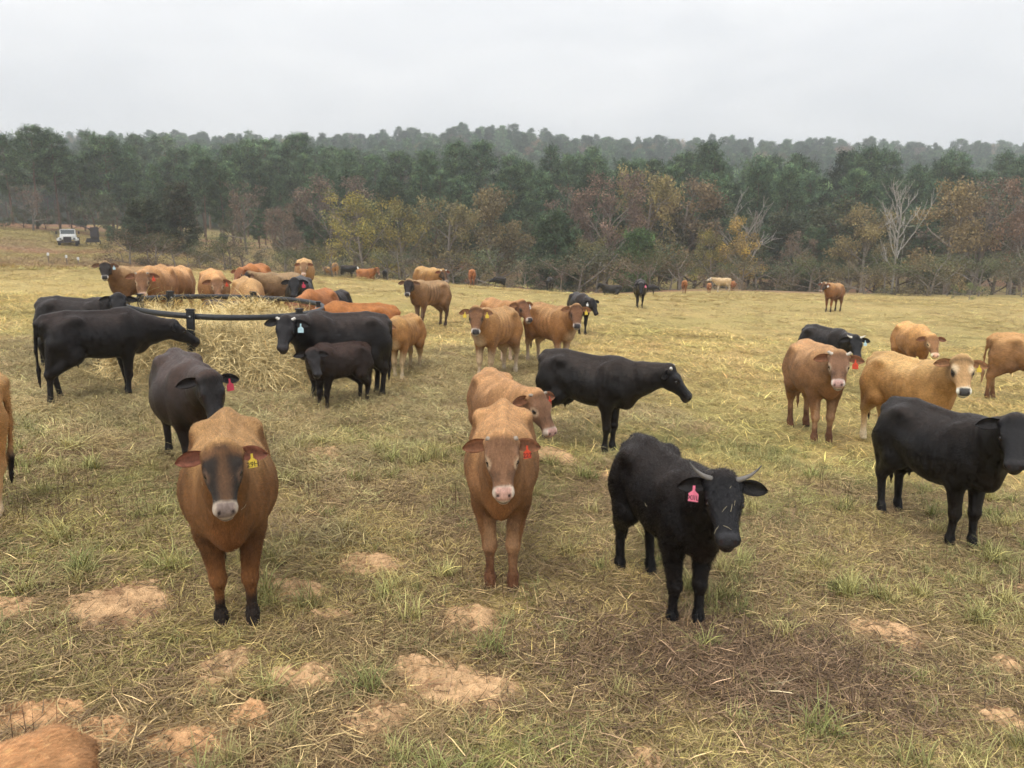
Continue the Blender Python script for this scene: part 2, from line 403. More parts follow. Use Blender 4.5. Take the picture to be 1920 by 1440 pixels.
def scatter(name, protos, P, scale, tint, tilt=None, label=None, normals=None, parent=None):
    n = len(P)
    me = bpy.data.meshes.new(name); me.vertices.add(n); me.vertices.foreach_set('co', np.asarray(P, np.float32).ravel())
    rot = np.zeros((n, 3), np.float32); rot[:, 2] = rng.random(n) * 6.283
    if tilt or normals is not None:                     # lie along the slope
        P = np.asarray(P); e = .3
        gx = (surf_z(P[:, 0] + e, P[:, 1]) - surf_z(P[:, 0] - e, P[:, 1])) / (2 * e); gy = (surf_z(P[:, 0], P[:, 1] + e) - surf_z(P[:, 0], P[:, 1] - e)) / (2 * e)
        Zx = np.stack([-gx, -gy, np.ones(n)], 1) if normals is None else np.array(normals, float); Zx /= np.linalg.norm(Zx, axis=1, keepdims=True)
        X0 = np.stack([np.cos(rot[:, 2]), np.sin(rot[:, 2]), np.zeros(n)], 1); X0 -= Zx * (X0 * Zx).sum(1, keepdims=True); X0 /= np.linalg.norm(X0, axis=1, keepdims=True)
        Y0 = np.cross(Zx, X0)
        rot[:, 1] = -np.arcsin(np.clip(X0[:, 2], -1, 1)); rot[:, 0] = np.arctan2(Y0[:, 2], Zx[:, 2]); rot[:, 2] = np.arctan2(X0[:, 1], X0[:, 0])
    me.attributes.new('rot', 'FLOAT_VECTOR', 'POINT').data.foreach_set('vector', rot.ravel())
    sc = np.asarray(scale, np.float32)
    if sc.ndim == 1: sc = np.repeat(sc[:, None], 3, 1)
    me.attributes.new('size', 'FLOAT_VECTOR', 'POINT').data.foreach_set('vector', sc.ravel().copy())
    me.attributes.new('pick', 'INT', 'POINT').data.foreach_set('value', rng.integers(0, len(protos), n).astype(np.int32))
    t4 = np.ones((n, 4), np.float32); t4[:, :3] = tint
    me.attributes.new('tint', 'FLOAT_COLOR', 'POINT').data.foreach_set('color', t4.ravel())
    o = link(name, me, parent)
    ng = bpy.data.node_groups.new(name + '_scatter', 'GeometryNodeTree')
    ng.interface.new_socket('Geometry', in_out='INPUT', socket_type='NodeSocketGeometry')
    ng.interface.new_socket('Geometry', in_out='OUTPUT', socket_type='NodeSocketGeometry')
    N, L = ng.nodes, ng.links
    gi = N.new('NodeGroupInput'); go = N.new('NodeGroupOutput'); ip = N.new('GeometryNodeInstanceOnPoints'); jn = N.new('GeometryNodeGeometryToInstance')
    for p in reversed(protos):
        oi = N.new('GeometryNodeObjectInfo'); oi.inputs['Object'].default_value = p; oi.inputs['As Instance'].default_value = True
        L.new(oi.outputs['Geometry'], jn.inputs[0])
    def named(nm, ty):
        a = N.new('GeometryNodeInputNamedAttribute'); a.data_type = ty; a.inputs['Name'].default_value = nm
        return [s for s in a.outputs if s.enabled and s.name == 'Attribute'][0]
    # join keeps the prototypes as separate instances
    N.remove(jn); jn = N.new('GeometryNodeJoinGeometry')
    for oi in [x for x in N if x.bl_idname == 'GeometryNodeObjectInfo']: L.new(oi.outputs['Geometry'], jn.inputs[0])
    L.new(gi.outputs[0], ip.inputs['Points']); L.new(jn.outputs[0], ip.inputs['Instance'])
    ip.inputs['Pick Instance'].default_value = True
    L.new(named('pick', 'INT'), ip.inputs['Instance Index'])
    L.new(named('rot', 'FLOAT_VECTOR'), ip.inputs['Rotation']); L.new(named('size', 'FLOAT_VECTOR'), ip.inputs['Scale'])
    L.new(ip.outputs[0], go.inputs[0])
    md = o.modifiers.new('scatter', 'NODES'); md.node_group = ng
    tag(o, label, kind='stuff')
    return o

def field_points(n, y0, y1, pad=1.6, power=1.0):
    n = int(n * 1.1)
    """random points over the wedge of pasture the camera sees, a bit wider"""
    y = y0 + (y1 - y0) * rng.random(n) ** power
    hw = .72 * y + pad
    x = (rng.random(n) * 2 - 1) * hw
    keep = rng.random(n) < (hw / (.72 * y1 + pad)) if power == 1.0 else np.ones(n, bool)
    return x[keep], y[keep]
def near_colour(x, y):
    return land_colour(x, y)
def lay(name, kind, n, y0, y1, smin, smax, colfn, dens=None, label=None, wide=1.0, clear=None):
    def put(nm, protos, n, rad, tilt, want):
        x, y = field_points(n, y0, y1)
        mk = mound_mask(x, y, 1.0)
        if rad: k = mound_mask(x, y, 1.0 + rad * 2.2) < .05 if want else np.ones(len(x), bool)
        else: k = (rng.random(len(x)) > mk * (.95 if kind == 'thatch' else .99))
        if not rad and want: k &= mound_mask(x, y, 1.0 + .42 * 2.2) >= .05
        if dens is not None: k &= rng.random(len(x)) < dens(x, y)
        x, y = x[k], y[k]
        s = smin + (smax - smin) * rng.random(len(x))
        if rad: s = .75 + .25 * s
        c = colfn(x, y) * np.exp(rng.normal(size=(len(x), 1)) * .14)
        P = np.stack([x, y, surf_z(x, y)], 1)
        sc = np.stack([s * wide, s * wide, s * (1 if not rad else .8 * (smin + smax) / 1.6)], 1)
        scatter(nm, protos, P, sc, np.clip(c, 0.01, .8), tilt=tilt, label=label)
    if kind in PATCH:
        near_m = y0 < 5
        put(name, PATCH[kind], int(n / PN[kind] * 1.15), .42, True, near_m)
        if near_m: put(name, PROTO[kind], n, 0, False, True)
    else: put(name, PROTO[kind], n, 0, False, False)
def straw_col(x, y):
    c = land_colour(x, y); k = smooth(.3, .7, fbm(x * 2.1 + 80, y * 2.1, 2))[:, None]
    return c * 1.48 * (1 - .45 * k) + np.array([.60, .465, .195]) * .45 * k
def green_col(x, y):
    k = rng.random((len(x), 1)); g = np.array([.255, .285, .105]) * (1 - k) + np.array([.48, .43, .19]) * k
    return g
def brown_col(x, y):
    k = rng.random((len(x), 1)); return (np.array([.24, .155, .095]) * (1 - k) + np.array([.52, .385, .18]) * k)
gd = lambda x, y: (smooth(.50, .68, fbm(x * .9 + 50, y * .9 + 4, 3)) * .9 + .20) * (1 - .6 * smooth(-.1, -1.3, x) * smooth(4.3, 3.3, y))
bare = lambda x, y: smooth(-.1, -1.3, x) * smooth(4.3, 3.3, y)
rd = lambda x, y: np.clip(smooth(.42, .60, fbm(x * 1.1 + 11, y * 1.1, 3)) + .15, 0, 1) * (1 - .7 * bare(x, y))
lay('matted_grass', 'mat', 15500, 1.6, 9.5, .65, 1.15, straw_col, dens=rd, label='matted dry grass lying over the near pasture')
lay('green_grass', 'green', 10500, 1.6, 11, .45, .95, green_col, gd, 'green and yellow grass tufts across the near pasture')
lay('dead_thatch', 'thatch', 9500, 1.5, 9, .7, 1.25, brown_col, None, 'brown dead thatch over the near pasture')
lay('dry_stalks', 'stem', 900, 1.7, 9, .5, 1.1, lambda x, y: np.tile((.115, .065, .045), (len(x), 1)), lambda x, y: smooth(.55, .68, fbm(x * 1.4 + 5, y * 1.4 + 70, 2)) + .04, 'thin dark dry stalks standing in the pasture')
lay('straw_grass', 'mid', 26000, 9, 24, .55, 1.0, straw_col, None, 'straw coloured grass across the middle of the pasture', 1.25)
lay('far_grass', 'far', 26000, 23, 64, .55, .95, straw_col, None, 'pale straw grass on the far side of the pasture', 1.5)
lay('grass_clumps', 'clump', 1500, 1.7, 9, .7, 1.35, lambda x, y: green_col(x, y) * np.array([1.08, 1.04, .98]), lambda x, y: smooth(.52, .64, fbm(x * 1.3 + 21, y * 1.3 + 33, 3)) * .9 + .05, 'rooted yellow green grass clumps across the near pasture')
rx0, ry0 = on_ground(1390, 1262)
rn = 300; rx = rx0 + rng.normal(size=rn) * .55; ry = ry0 + rng.normal(size=rn) * .26 - .08 * (rx - rx0)
scatter('dead_weeds', PROTO['thatch'], np.stack([rx, ry, surf_z(rx, ry) + .012], 1), .8 + .6 * rng.random(rn), np.clip(np.array([.25, .165, .10]) * np.exp(rng.normal(size=(rn, 1)) * .3), .02, .5), label='reddish brown dead weeds in front of the horned heifer')
n_ = 900
ly = 38 + 75 * rng.random(n_); lx = -(.36 + .40 * rng.random(n_)) * ly
k_ = lx < -17; lx, ly = lx[k_], ly[k_]
scatter('rough_grass', PATCH['far'], np.stack([lx, ly, ground_z(lx, ly)], 1), .9 + 1.1 * rng.random(len(lx)), np.clip(land_colour(lx, ly) * 1.35 * np.exp(rng.normal(size=(len(lx), 1)) * .22), .02, .7), tilt=True, label='brown rough grass on the slope beyond the pasture, left')
# loose hay trampled round the feeder
a = rng.random(700) * 6.283; rr_ = FEED_R * 1.25 + np.abs(rng.normal(size=700)) * 1.55
hx = FEED[0] + .7 + np.cos(a) * rr_ * 1.35; hy = FEED[1] - .3 + np.sin(a) * rr_ * 1.05
HAYC = lambda n: np.clip(np.array([.50, .39, .19]) * np.exp(rng.normal(size=(n, 1)) * .2), .02, .85)
scatter('loose_hay', PATCH['hay'], np.stack([hx, hy, surf_z(hx, hy)], 1), .6 + .5 * rng.random(len(hx)), HAYC(len(hx)), tilt=True, label='golden loose hay trampled around the feeder')
# ------------------------------------------------------------------ trees
M_BARK = mat('bark', attr='col', rough=.9, spec=.15, noise=.3, nscale=6, objcol=False)
M_LEAF = mat('leaves', attr='col', rough=.7, spec=.15, transl=.25, objcol=True)
def skeleton(r, H, spread, depth, first=.3, up=.35, nsplit=(2, 4), trunk_r=None, wob=.12, trunk_to=.75):
    """limbs as (points, radii); ends = twig points"""
    limbs, ends = [], []
    R0 = trunk_r or H * .018
    def grow(p, d, L, rad, lev):
        pts, rs = [p], [rad]; n = 5 if lev == 0 else 4
        for i in range(n):
            d = d + r.normal(size=3) * wob * (1 if lev else .35) + np.array([0, 0, up * .25]) * (lev > 0)
            d = d / np.linalg.norm(d); p = p + d * L / n
            pts.append(p); rs.append(rad * (1 - .62 * (i + 1) / n) + .012)
        limbs.append((np.array(pts), np.array(rs), lev))
        if lev >= depth: ends.append((p, d)); ends.append((pts[-2], d)); return
        if lev == 0:
            k = int(H * .9) + 3
            for j in range(k):
                t = first + (1 - first) * (j + r.random() * .6) / k
                b = np.interp(t, np.linspace(0, 1, len(pts)), np.arange(len(pts))); i0 = min(int(b), len(pts) - 2); q = pts[i0] + (pts[i0 + 1] - pts[i0]) * (b - i0)
                az = j * 2.4 + r.normal() * .5
                e = up + .55 * t + r.normal() * .12
                dd = np.array([math.cos(az), math.sin(az), e]); dd /= np.linalg.norm(dd)
                ll = spread * (1.15 - .75 * abs(t - .5)) * (.75 + .4 * r.random())
                grow(q, dd, ll, rs[i0] * .5, 1)
            ends.append((p, d))
        else:
            for j in range(r.integers(*nsplit)):
                i0 = r.integers(2, len(pts)); dd = d + r.normal(size=3) * .55; dd /= np.linalg.norm(dd)
                grow(pts[i0], dd, L * (.5 + .25 * r.random()), rs[i0] * .75, lev + 1)
    grow(np.zeros(3), np.array([r.normal() * .03, r.normal() * .03, 1.0]), H * trunk_to, R0, 0)
    return limbs, ends
def wood_mesh(name, limbs, colour, r, minr=0.0):
    parts = []; cc = []
    for p, rad, lev in limbs:
        v, q = tube(p, np.maximum(rad, minr), 7 if lev == 0 else (5 if lev == 1 else 3)); parts.append((v, q))
        cc.append(np.tile(np.array(colour) * math.exp(r.normal() * .15), (len(v), 1)))
    V, Qd = join(parts)
    return mesh_np(name, V, Qd, np.concatenate(cc), True, [M_BARK])
def leaf_mesh(name, centres, per, rad, size, cols, r, flat=.8, clumpcol=.22):
    """loose leaf-sized quads round each centre"""
    n = len(centres) * per
    c = np.repeat(np.asarray(centres), per, 0)
    o = r.normal(size=(n, 3)); o /= np.linalg.norm(o, axis=1, keepdims=True); o *= (r.random((n, 1)) ** .45) * rad; o[:, 2] *= flat
    p = c + o
    a = r.normal(size=(n, 3)); a /= np.linalg.norm(a, axis=1, keepdims=True); b = np.cross(a, r.normal(size=(n, 3))); b /= np.linalg.norm(b, axis=1, keepdims=True)
    s = size * (.6 + .8 * r.random((n, 1)))
    V = np.stack([p - a * s, p - b * s * .6, p + a * s, p + b * s * .6], 1).reshape(-1, 3)
    cols = np.asarray(cols); ci = np.repeat(r.integers(0, len(cols), len(centres)), per)
    C = cols[ci] * np.exp(np.repeat(r.normal(size=len(centres)), per) * clumpcol + r.normal(size=n) * .2)[:, None]
    return mesh_np(name, V, np.arange(4 * n).reshape(-1, 4), np.repeat(np.clip(C, .004, .8), 4, 0), False, [M_LEAF])
def needle_mesh(name, centres, per, rad, cols, r, w=.06):
    """pine tufts: slim needles bursting from each centre"""
    n = len(centres) * per; c = np.repeat(np.asarray(centres), per, 0)
    d = r.normal(size=(n, 3)); d[:, 2] += .35; d /= np.linalg.norm(d, axis=1, keepdims=True)
    sd = np.cross(d, r.normal(size=(n, 3))); sd /= np.linalg.norm(sd, axis=1, keepdims=True)
    L = rad * (.6 + .7 * r.random((n, 1))); c = c + r.normal(size=(n, 3)) * rad * .42
    V = np.stack([c - sd * w, c + sd * w, c + d * L], 1).reshape(-1, 3)
    cols = np.asarray(cols); ci = np.repeat(r.integers(0, len(cols), len(centres)), per)
    C = cols[ci] * np.exp(np.repeat(r.normal(size=len(centres)), per) * .34 + r.normal(size=n) * .2)[:, None]
    return mesh_np(name, V, np.arange(3 * n).reshape(-1, 3), np.repeat(np.clip(C, .004, .5), 3, 0), False, [M_LEAF])

GREY = (.22, .19, .165); PALE = (.46, .43, .38); BROWNB = (.13, .09, .07); PINEB = (.16, .105, .075)
def proto_decid(seed, H, spread, leaves, cols, rad, size, bark=GREY, depth=2, first=.22, up=.4, minr=.014, **kw):
    r = np.random.default_rng(seed)
    limbs, ends = skeleton(r, H, spread, depth, first, up, **kw)
    wood = wood_mesh('trunk', limbs, bark, r, minr)
    crown = None
    if leaves: crown = leaf_mesh('crown', [e[0] for e in ends], leaves, rad, size, cols, r)
    return wood, crown
def proto_pine(seed, H, W, cb, cols, clumps=560, per=15, rad=.62):
    r = np.random.default_rng(seed)
    top = np.array([r.normal() * .3, r.normal() * .3, H])
    tp = [top * t + np.array([r.normal() * .06, r.normal() * .06, 0]) * (t > 0) for t in np.linspace(0, 1, 7)]
    limbs = [(np.array(tp), np.linspace(H * .0125, .03, 7), 0)]; cen = []
    nb = 40
    for j in range(nb):
        t = cb + (1 - cb) * (j / nb) ** .92
        az = j * 2.4 + r.normal() * .4
        tt = (t - cb) / (1 - cb); prof = min(1, tt * 4 + .42) * (1 - tt) ** .55 * 1.12 * (.80 + .36 * r.random())
        L = W * prof + .25
        z0 = t * H; b0 = np.array([np.interp(t, np.linspace(0, 1, 7), [p[0] for p in tp]), np.interp(t, np.linspace(0, 1, 7), [p[1] for p in tp]), z0])
        e = .05 + .5 * (t - cb) / (1 - cb) + r.normal() * .12
        d = np.array([math.cos(az), math.sin(az), e]); pts = [b0 + d * L * k / 3 + np.array([0, 0, .05 * k * k * L * .15]) for k in range(4)]
        limbs.append((np.array(pts), np.array([.06, .045, .03, .015]), 2))
        m = max(3, int(clumps * L / (W * nb * .55)))
        for k in range(m):
            q = .48 + .54 * r.random() ** .8
            cen.append(b0 + d * L * q + np.array([r.normal() * .36, r.normal() * .36, r.normal() * .24 + .1]))
    cen.append(top)
    return wood_mesh('trunk', limbs, PINEB, r, .03), needle_mesh('crown', cen, per, rad, cols, r)

PG = [(.074, .122, .066), (.094, .146, .072), (.062, .104, .062), (.115, .165, .076)]
PINES = [proto_pine(11, 20, 3.6, .42, PG), proto_pine(12, 19, 3.0, .36, PG), proto_pine(13, 21, 3.9, .5, PG), proto_pine(14, 18, 4.2, .30, PG), proto_pine(15, 20, 3.2, .25, PG)]
YOUNG = proto_pine(16, 9, 3.0, .10, [(.075, .125, .048), (.090, .145, .055)], 620, 15, .5)
CEDAR = proto_pine(17, 10, 3.4, .04, [(.060, .080, .050), (.075, .088, .052)], 900, 16, .5)
CEDAR2 = proto_pine(18, 11, 2.4, .04, [(.080, .078, .054), (.062, .076, .048)], 800, 16, .45)
YEL = [(.40, .33, .085), (.34, .29, .095), (.29, .26, .10), (.22, .21, .085)]
OLV = [(.24, .21, .105), (.29, .24, .11), (.19, .17, .085), (.25, .20, .10)]
GLD = [(.285, .225, .12), (.25, .20, .115), (.32, .255, .13), (.20, .165, .095)]
RED = [(.20, .150, .115), (.175, .135, .108), (.225, .168, .122)]
BRN = [(.20, .145, .105), (.17, .13, .10), (.23, .165, .115)]
ORG = [(.44, .30, .085), (.38, .26, .09), (.31, .23, .10)]
SHB = [(.125, .130, .075), (.095, .110, .062), (.16, .14, .085), (.14, .115, .08)]
MIX = [(.085, .105, .058), (.11, .115, .062), (.075, .092, .056), (.13, .12, .07)]
T = {
 'yellow': proto_decid(21, 11, 4.2, 80, YEL, 1.0, .12, depth=2, first=.12, nsplit=(3, 5)),
 'yellow2': proto_decid(22, 9, 3.0, 70, ORG, .85, .11, depth=2, first=.12, nsplit=(3, 5)),
 'olive': proto_decid(23, 11, 3.0, 70, OLV, .95, .11, depth=2, first=.15, nsplit=(3, 5)),
 'gold': proto_decid(24, 12, 3.0, 80, GLD, .95, .12, depth=2, first=.12, nsplit=(3, 5)),
 'redoak': proto_decid(25, 13, 4.2, 70, RED, 1.05, .12, depth=2, first=.3, nsplit=(3, 5)),
 'brown': proto_decid(26, 12, 3.4, 60, BRN, 1.0, .11, depth=2, first=.25, nsplit=(3, 5)),
 'sparse': proto_decid(27, 13, 3.0, 10, BRN, .7, .12, bark=GREY, depth=3, first=.3, minr=.025, nsplit=(2, 4)),
 'bare': proto_decid(28, 14, 3.0, 0, None, 0, 0, bark=(.36, .335, .30), depth=3, first=.30, up=.72, minr=.011, nsplit=(2, 4), trunk_r=.15, wob=.08),
 'bare2': proto_decid(29, 11, 3.6, 0, None, 0, 0, bark=(.30, .27, .24), depth=3, first=.25, up=.55, minr=.025, nsplit=(2, 4)),
 'bushy': proto_decid(34, 9, 2.6, 85, MIX, .95, .11, bark=BROWNB, depth=2, first=.08, nsplit=(2, 4)),
 'shrub': proto_decid(31, 3.6, 2.2, 150, SHB, .80, .055, minr=.006, depth=1, first=.05, up=.3),
 'shrub2': proto_decid(32, 3.0, 2.6, 150, [(.13, .125, .07), (.10, .11, .06), (.17, .14, .085)], .82, .055, minr=.006, depth=1, first=.05, up=.25),
 'shrub3': proto_decid(33, 3.2, 1.6, 90, [(.17, .22, .085), (.14, .18, .07)], .5, .055, minr=.006, depth=1, first=.05, up=.5),
}
def plant(name, proto, x, y, h, label, cat, group=None, wide=1.0, tint=(1, 1, 1), rz=None, z=None, natural=None):
    wood, crown = proto
    H = natural
    o = link(name, None); o.location = (x, y, float(ground_z(x, y)) - .15 if z is None else z)
    s = h / H; o.scale = (s * wide, s * wide, s); o.rotation_euler = (0, 0, random.random() * 6.28 if rz is None else rz)
    o.empty_display_size = .3
    link('trunk', wood, o)
    if crown is not None:
        c = link('crown', crown, o); c.color = (*tint, 1)
    return tag(o, label, cat, group)
NAT = {}
def nat(p):
    k = id(p)
    if k not in NAT:
        v = np.empty(len(p[0].vertices) * 3, np.float32); p[0].vertices.foreach_get('co', v); hh = v.reshape(-1, 3)[:, 2].max()
        if p[1] is not None:
            v = np.empty(len(p[1].vertices) * 3, np.float32); p[1].vertices.foreach_get('co', v); hh = max(hh, np.percentile(v.reshape(-1, 3)[:, 2], 99.7))
        NAT[k] = float(hh)
    return NAT[k]
def tree_px(name, proto, px, top, Y, label, cat='tree', group=None, wide=1.0, tint=(1, 1, 1)):
    """a tree at distance Y whose top shows at photo height `top`"""
    x = (px - 960) / 1440 * Y
    zt = CAM_Z + (430 - top) / 1440 * Y
    z0 = float(ground_z(x, Y)) - .15
    return plant(name, proto, x, Y, max(1.0, zt - z0), label, cat, group, wide, tint, natural=nat(proto))

# single trees along the edge of the pasture, left to right
for a in [
 ('pine_tree', PINES[1], 45, 262, 112, 'tall thin pine at the far left behind the brown slope'),
 ('pine_tree', PINES[2], 88, 248, 108, 'tallest pine on the left, standing behind the white truck', 1.15),
 ('pine_tree', PINES[0], 130, 258, 110, 'layered pine just right of the tallest left hand pine', 1.1),
 ('pine_tree', PINES[4], 176, 300, 116, 'dense pine rising right above the white truck'),
 ('pine_tree', PINES[3], 228, 265, 118, 'broad dark pine with a rounded top right of the left hand pines', 1.25),
 ('cedar_tree', CEDAR, 290, 372, 74, 'broad dark grey green cedar at the left end of the tree line', 1.25),
 ('cedar_tree', CEDAR2, 352, 348, 76, 'narrow dusky cedar with a pointed brownish top', 1.15),
 ('brown_tree', T['sparse'], 470, 345, 88, 'thin greyish brown tree behind the left cattle'),
 ('brown_tree', T['redoak'], 622, 335, 92, 'wide domed reddish brown tree left of the yellow tree', 1.1),
 ('brown_tree', T['brown'], 540, 385, 84, 'dull brown tree between the cedars and the domed tree'),
 ('yellow_tree', T['yellow'], 690, 362, 78, 'wide bright yellow tree, the brightest in the tree line', 1.15),
 ('yellow_tree', T['yellow'], 765, 372, 80, 'paler yellow tree touching the bright yellow one on its right', .95, (.80, .78, .9)),
 ('olive_tree', T['olive'], 838, 375, 82, 'olive yellow tree with thin crown right of the yellow pair'),
 ('golden_tree', T['gold'], 918, 355, 84, 'golden brown tree beside the gap in the tree line', 1.0, (.85, .85, .85)),
 ('cedar_tree', CEDAR, 1040, 398, 76, 'rounded dark green cedar right of the gap in the tree line', 1.0, (.9, 1.15, 1.0)),
 ('olive_tree', T['olive'], 1092, 440, 78, 'low olive tree between the dark cedar and the young pine', 1.0, (.95, 1, .95)),
 ('bare_tree', T['sparse'], 1075, 352, 92, 'tall thin nearly bare tree behind the rounded cedar'),
 ('red_tree', T['redoak'], 1132, 330, 90, 'domed russet tree in the middle of the tree line', .85, (1.05, .95, .95)),
 ('pine_tree', YOUNG, 1190, 430, 76, 'young bright green pine standing before the russet tree', 1.0),
 ('pale_yellow_tree', T['olive'], 1205, 322, 92, 'tall pale yellow tree just right of the russet tree', .8, (1.2, 1.15, 1.05)),
 ('tan_tree', T['gold'], 1275, 338, 94, 'wide tan brown tree right of the pale yellow one', 1.15, (.85, .78, .85)),
 ('yellow_shrub_tree', T['yellow'], 1336, 430, 80, 'low yellow tree left of the orange yellow tree', .9, (.8, .8, .85)),
 ('orange_yellow_tree', T['yellow2'], 1392, 408, 78, 'small orange yellow tree below a bare grey crown', 1.0),
 ('bare_tree', T['bare2'], 1385, 352, 92, 'bare grey tree behind the orange yellow tree', 1.0),
 ('brown_tree', T['sparse'], 1480, 432, 78, 'low leaning brown tree left of the standing brown cow', 1.0),
 ('yellow_brown_tree', T['gold'], 1612, 388, 82, 'yellow brown tree left of the bare white tree', 1.0, (1.05, 1.05, .95)),
 ('bare_tree', T['bare'], 1668, 336, 78, 'bare white barked tree on the right, its branches fanned upward', .95),
 ('golden_tree', T['gold'], 1768, 342, 82, 'tall golden brown tree right of the bare white tree', .95, (1.0, .95, .9)),
 ('brown_tree', T['sparse'], 1822, 335, 84, 'pale barked tree with a thin brown crown near the right edge', 1.1),
 ('russet_tree', T['redoak'], 1892, 340, 84, 'russet tree with a pale trunk at the right edge', .75, (1.25, 1.05, .9)),
 ('bare_tree', T['bare2'], 1935, 345, 82, 'bare grey tree partly cut by the right edge', 1.0),
 ('bare_tree', T['bare2'], 8, 236, 116, 'tall bare tree cut by the left edge, above the pines', .8),
 ('brown_tree', T['brown'], 10, 372, 100, 'dull brown tree cut by the left edge', 1.2, (.8, .9, .95)),
 ('brown_tree', T['sparse'], 80, 350, 104, 'thin brown understorey tree before the left pines', 1.2),
]:
    tree_px(a[0], a[1], a[2], a[3], a[4], a[5], 'tree', None, a[6] if len(a) > 6 else 1.0, a[7] if len(a) > 7 else (1, 1, 1))

# shrubs one can tell apart at the foot of the trees
tree_px('green_bush', T['shrub3'], 1815, 527, 58, 'bright green bush at the far right edge of the pasture', 'bush', None, 1.1)
tree_px('green_bush', T['shrub3'], 1786, 530, 60, 'narrow green sapling beside the bright green bush', 'bush', None, .6)
tree_px('green_bush', T['shrub'], 122, 428, 89, 'round green bush beside the white truck', 'bush', None, .8, (1, 1.1, 1))
r = np.random.default_rng(91)
k = 0
for px in list(range(395, 1960, 33)):
    if 925 < px < 985: continue
    Y = 66 + r.random() * 12; top = 452 + r.random() * 46 + (16 if px > 1350 else 0)
    tree_px('brush', T['shrub' if r.random() < .5 else 'shrub2'], px + r.normal() * 9, top, Y, 'low tangled brush at the foot of the tree line', 'shrub', 'brush along the tree line', 1.1 + .5 * r.random(), tuple(np.exp(r.normal(size=3) * .08) * (.75 + .4 * r.random())))
for px in range(240, 650, 23):
    tree_px('brush', T['shrub' if r.random() < .6 else 'shrub2'], px + r.normal() * 6, 452 + r.normal() * 14 + (px - 240) * .05, 54 + r.random() * 6, 'low tangled brush at the foot of the tree line', 'shrub', 'brush along the tree line', 1.1 + .4 * r.random(), tuple(np.exp(r.normal(size=3) * .08) * (.7 + .4 * r.random())))
for px in (330, 372, 410):
    tree_px('brush', T['shrub'], px, 470 + r.random() * 20, 66, 'low tangled brush at the foot of the tree line', 'shrub', 'brush along the tree line', 1.3, (.7, .75, .75))

for i, px in enumerate(np.arange(205, 1960, 36)):
    if 925 < px < 985: continue
    Y = 92 + r.random() * 9; top = 408 + r.normal() * 20 - (12 if px > 1400 else 0)
    kind = r.random(); pr = T['bushy'] if kind < .55 else (PINES[3 + r.integers(0, 2)] if kind < .8 else CEDAR)
    g = np.exp(r.normal() * .15)
    tree_px('understorey_tree', pr, px + r.normal() * 10, top, Y, 'dull green understorey tree crowded below the pines', 'tree', 'understorey below the pines', 1.05 + .35 * r.random(), (g, g, g))
for px, Y, top in ((-10, 104, 400), (30, 103, 408), (62, 106, 385), (104, 108, 392), (150, 112, 380), (196, 108, 360), (232, 104, 385)):
    tree_px('understorey_tree', T['bushy'], px, top, Y, 'dull green understorey tree crowded below the pines', 'tree', 'understorey below the pines', 1.3, (.9, .95, 1.0))

# the pine wood behind: rows one can tell apart are trees of their own
r = np.random.default_rng(5)
for row, (Y, topm, step) in enumerate(((112, 324, 37), (132, 297, 33))):
    for px in np.arange(250 - 20 * row, 1960, step):
        t = topm + r.normal() * 13 + (6 if px > 1500 else 0) + (10 if 900 < px < 1000 else 0)
        pz = PINES[r.integers(0, 5)]
        g = np.exp(r.normal() * .26)
        tree_px('pine_tree', pz, px + r.normal() * 12, t, Y + r.normal() * 5, 'dark green pine in the dense wood behind the coloured trees', 'tree', 'pines of the wood', .82 + .30 * r.random(), (g, g, g * (.95 + .1 * r.random())))

# far wood on the ridge: reads as one mass
M_LEAF_FAR = mat('far_leaves', attr='col', tint='tint', rough=.7, spec=.15)
def far_proto(p):
    def arr(me, k):
        v = np.empty(len(me.vertices) * 3, np.float32); me.vertices.foreach_get('co', v); f = np.empty(len(me.loops), np.int32); me.loops.foreach_get('vertex_index', f)
        c = np.empty(len(me.vertices) * 4, np.float32); me.attributes['col'].data.foreach_get('color', c)
        return v.reshape(-1, 3), f.reshape(-1, k), c.reshape(-1, 4)[:, :3]
    k = len(p[1].polygons[0].vertices)
    v, f, c = arr(p[1], k); v2, f2, c2 = arr(p[0], 4)
    h = nat(p)
    return bpy.data.objects.new('far_tree', mesh_np('far_tree', np.concatenate([v, v2]) / h, [f, f2 + len(v)], np.concatenate([c, c2]), False, [M_LEAF_FAR]))
FARP = [far_proto(p) for p in PINES]; FARD = [far_proto(T[k]) for k in ('brown', 'gold', 'redoak', 'olive')]
def far_wood(name, protos, n, y0, y1, label, lo, hi, wide, tintv):
    y = y0 + (y1 - y0) * rng.random(n); x = (rng.random(n) * 2 - 1) * (.78 * y + 20)
    k = (y > 165) | (x > -60); x, y = x[k], y[k]
    H = lo + (hi - lo) * rng.random(len(x)); H = H * (1 + .28 * (fbm(x * .03, y * .03, 2) - .5))
    w = H * wide * (.85 + .4 * rng.random(len(x)))
    scatter(name, protos, np.stack([x, y, ground_z(x, y) - .3], 1), np.stack([w, w, H], 1), np.clip(np.exp(rng.normal(size=(len(x), 1)) * .26) * np.exp(rng.normal(size=(len(x), 3)) * .05) * tintv, .1, 3), label=label)
far_wood('far_wood', FARP, 700, 148, 330, 'dark pine wood rising behind the first rows of pines', 15, 20, 1.05, 1.0)
far_wood('ridge_wood', FARP, 1500, 330, 640, 'hazy wooded ridge along the skyline', 13, 19, 1.1, 1.0)
far_wood('ridge_broadleaf_wood', FARD, 330, 170, 620, 'brown and tan broadleaf trees scattered over the hazy ridge', 11, 16, 1.1, .9)

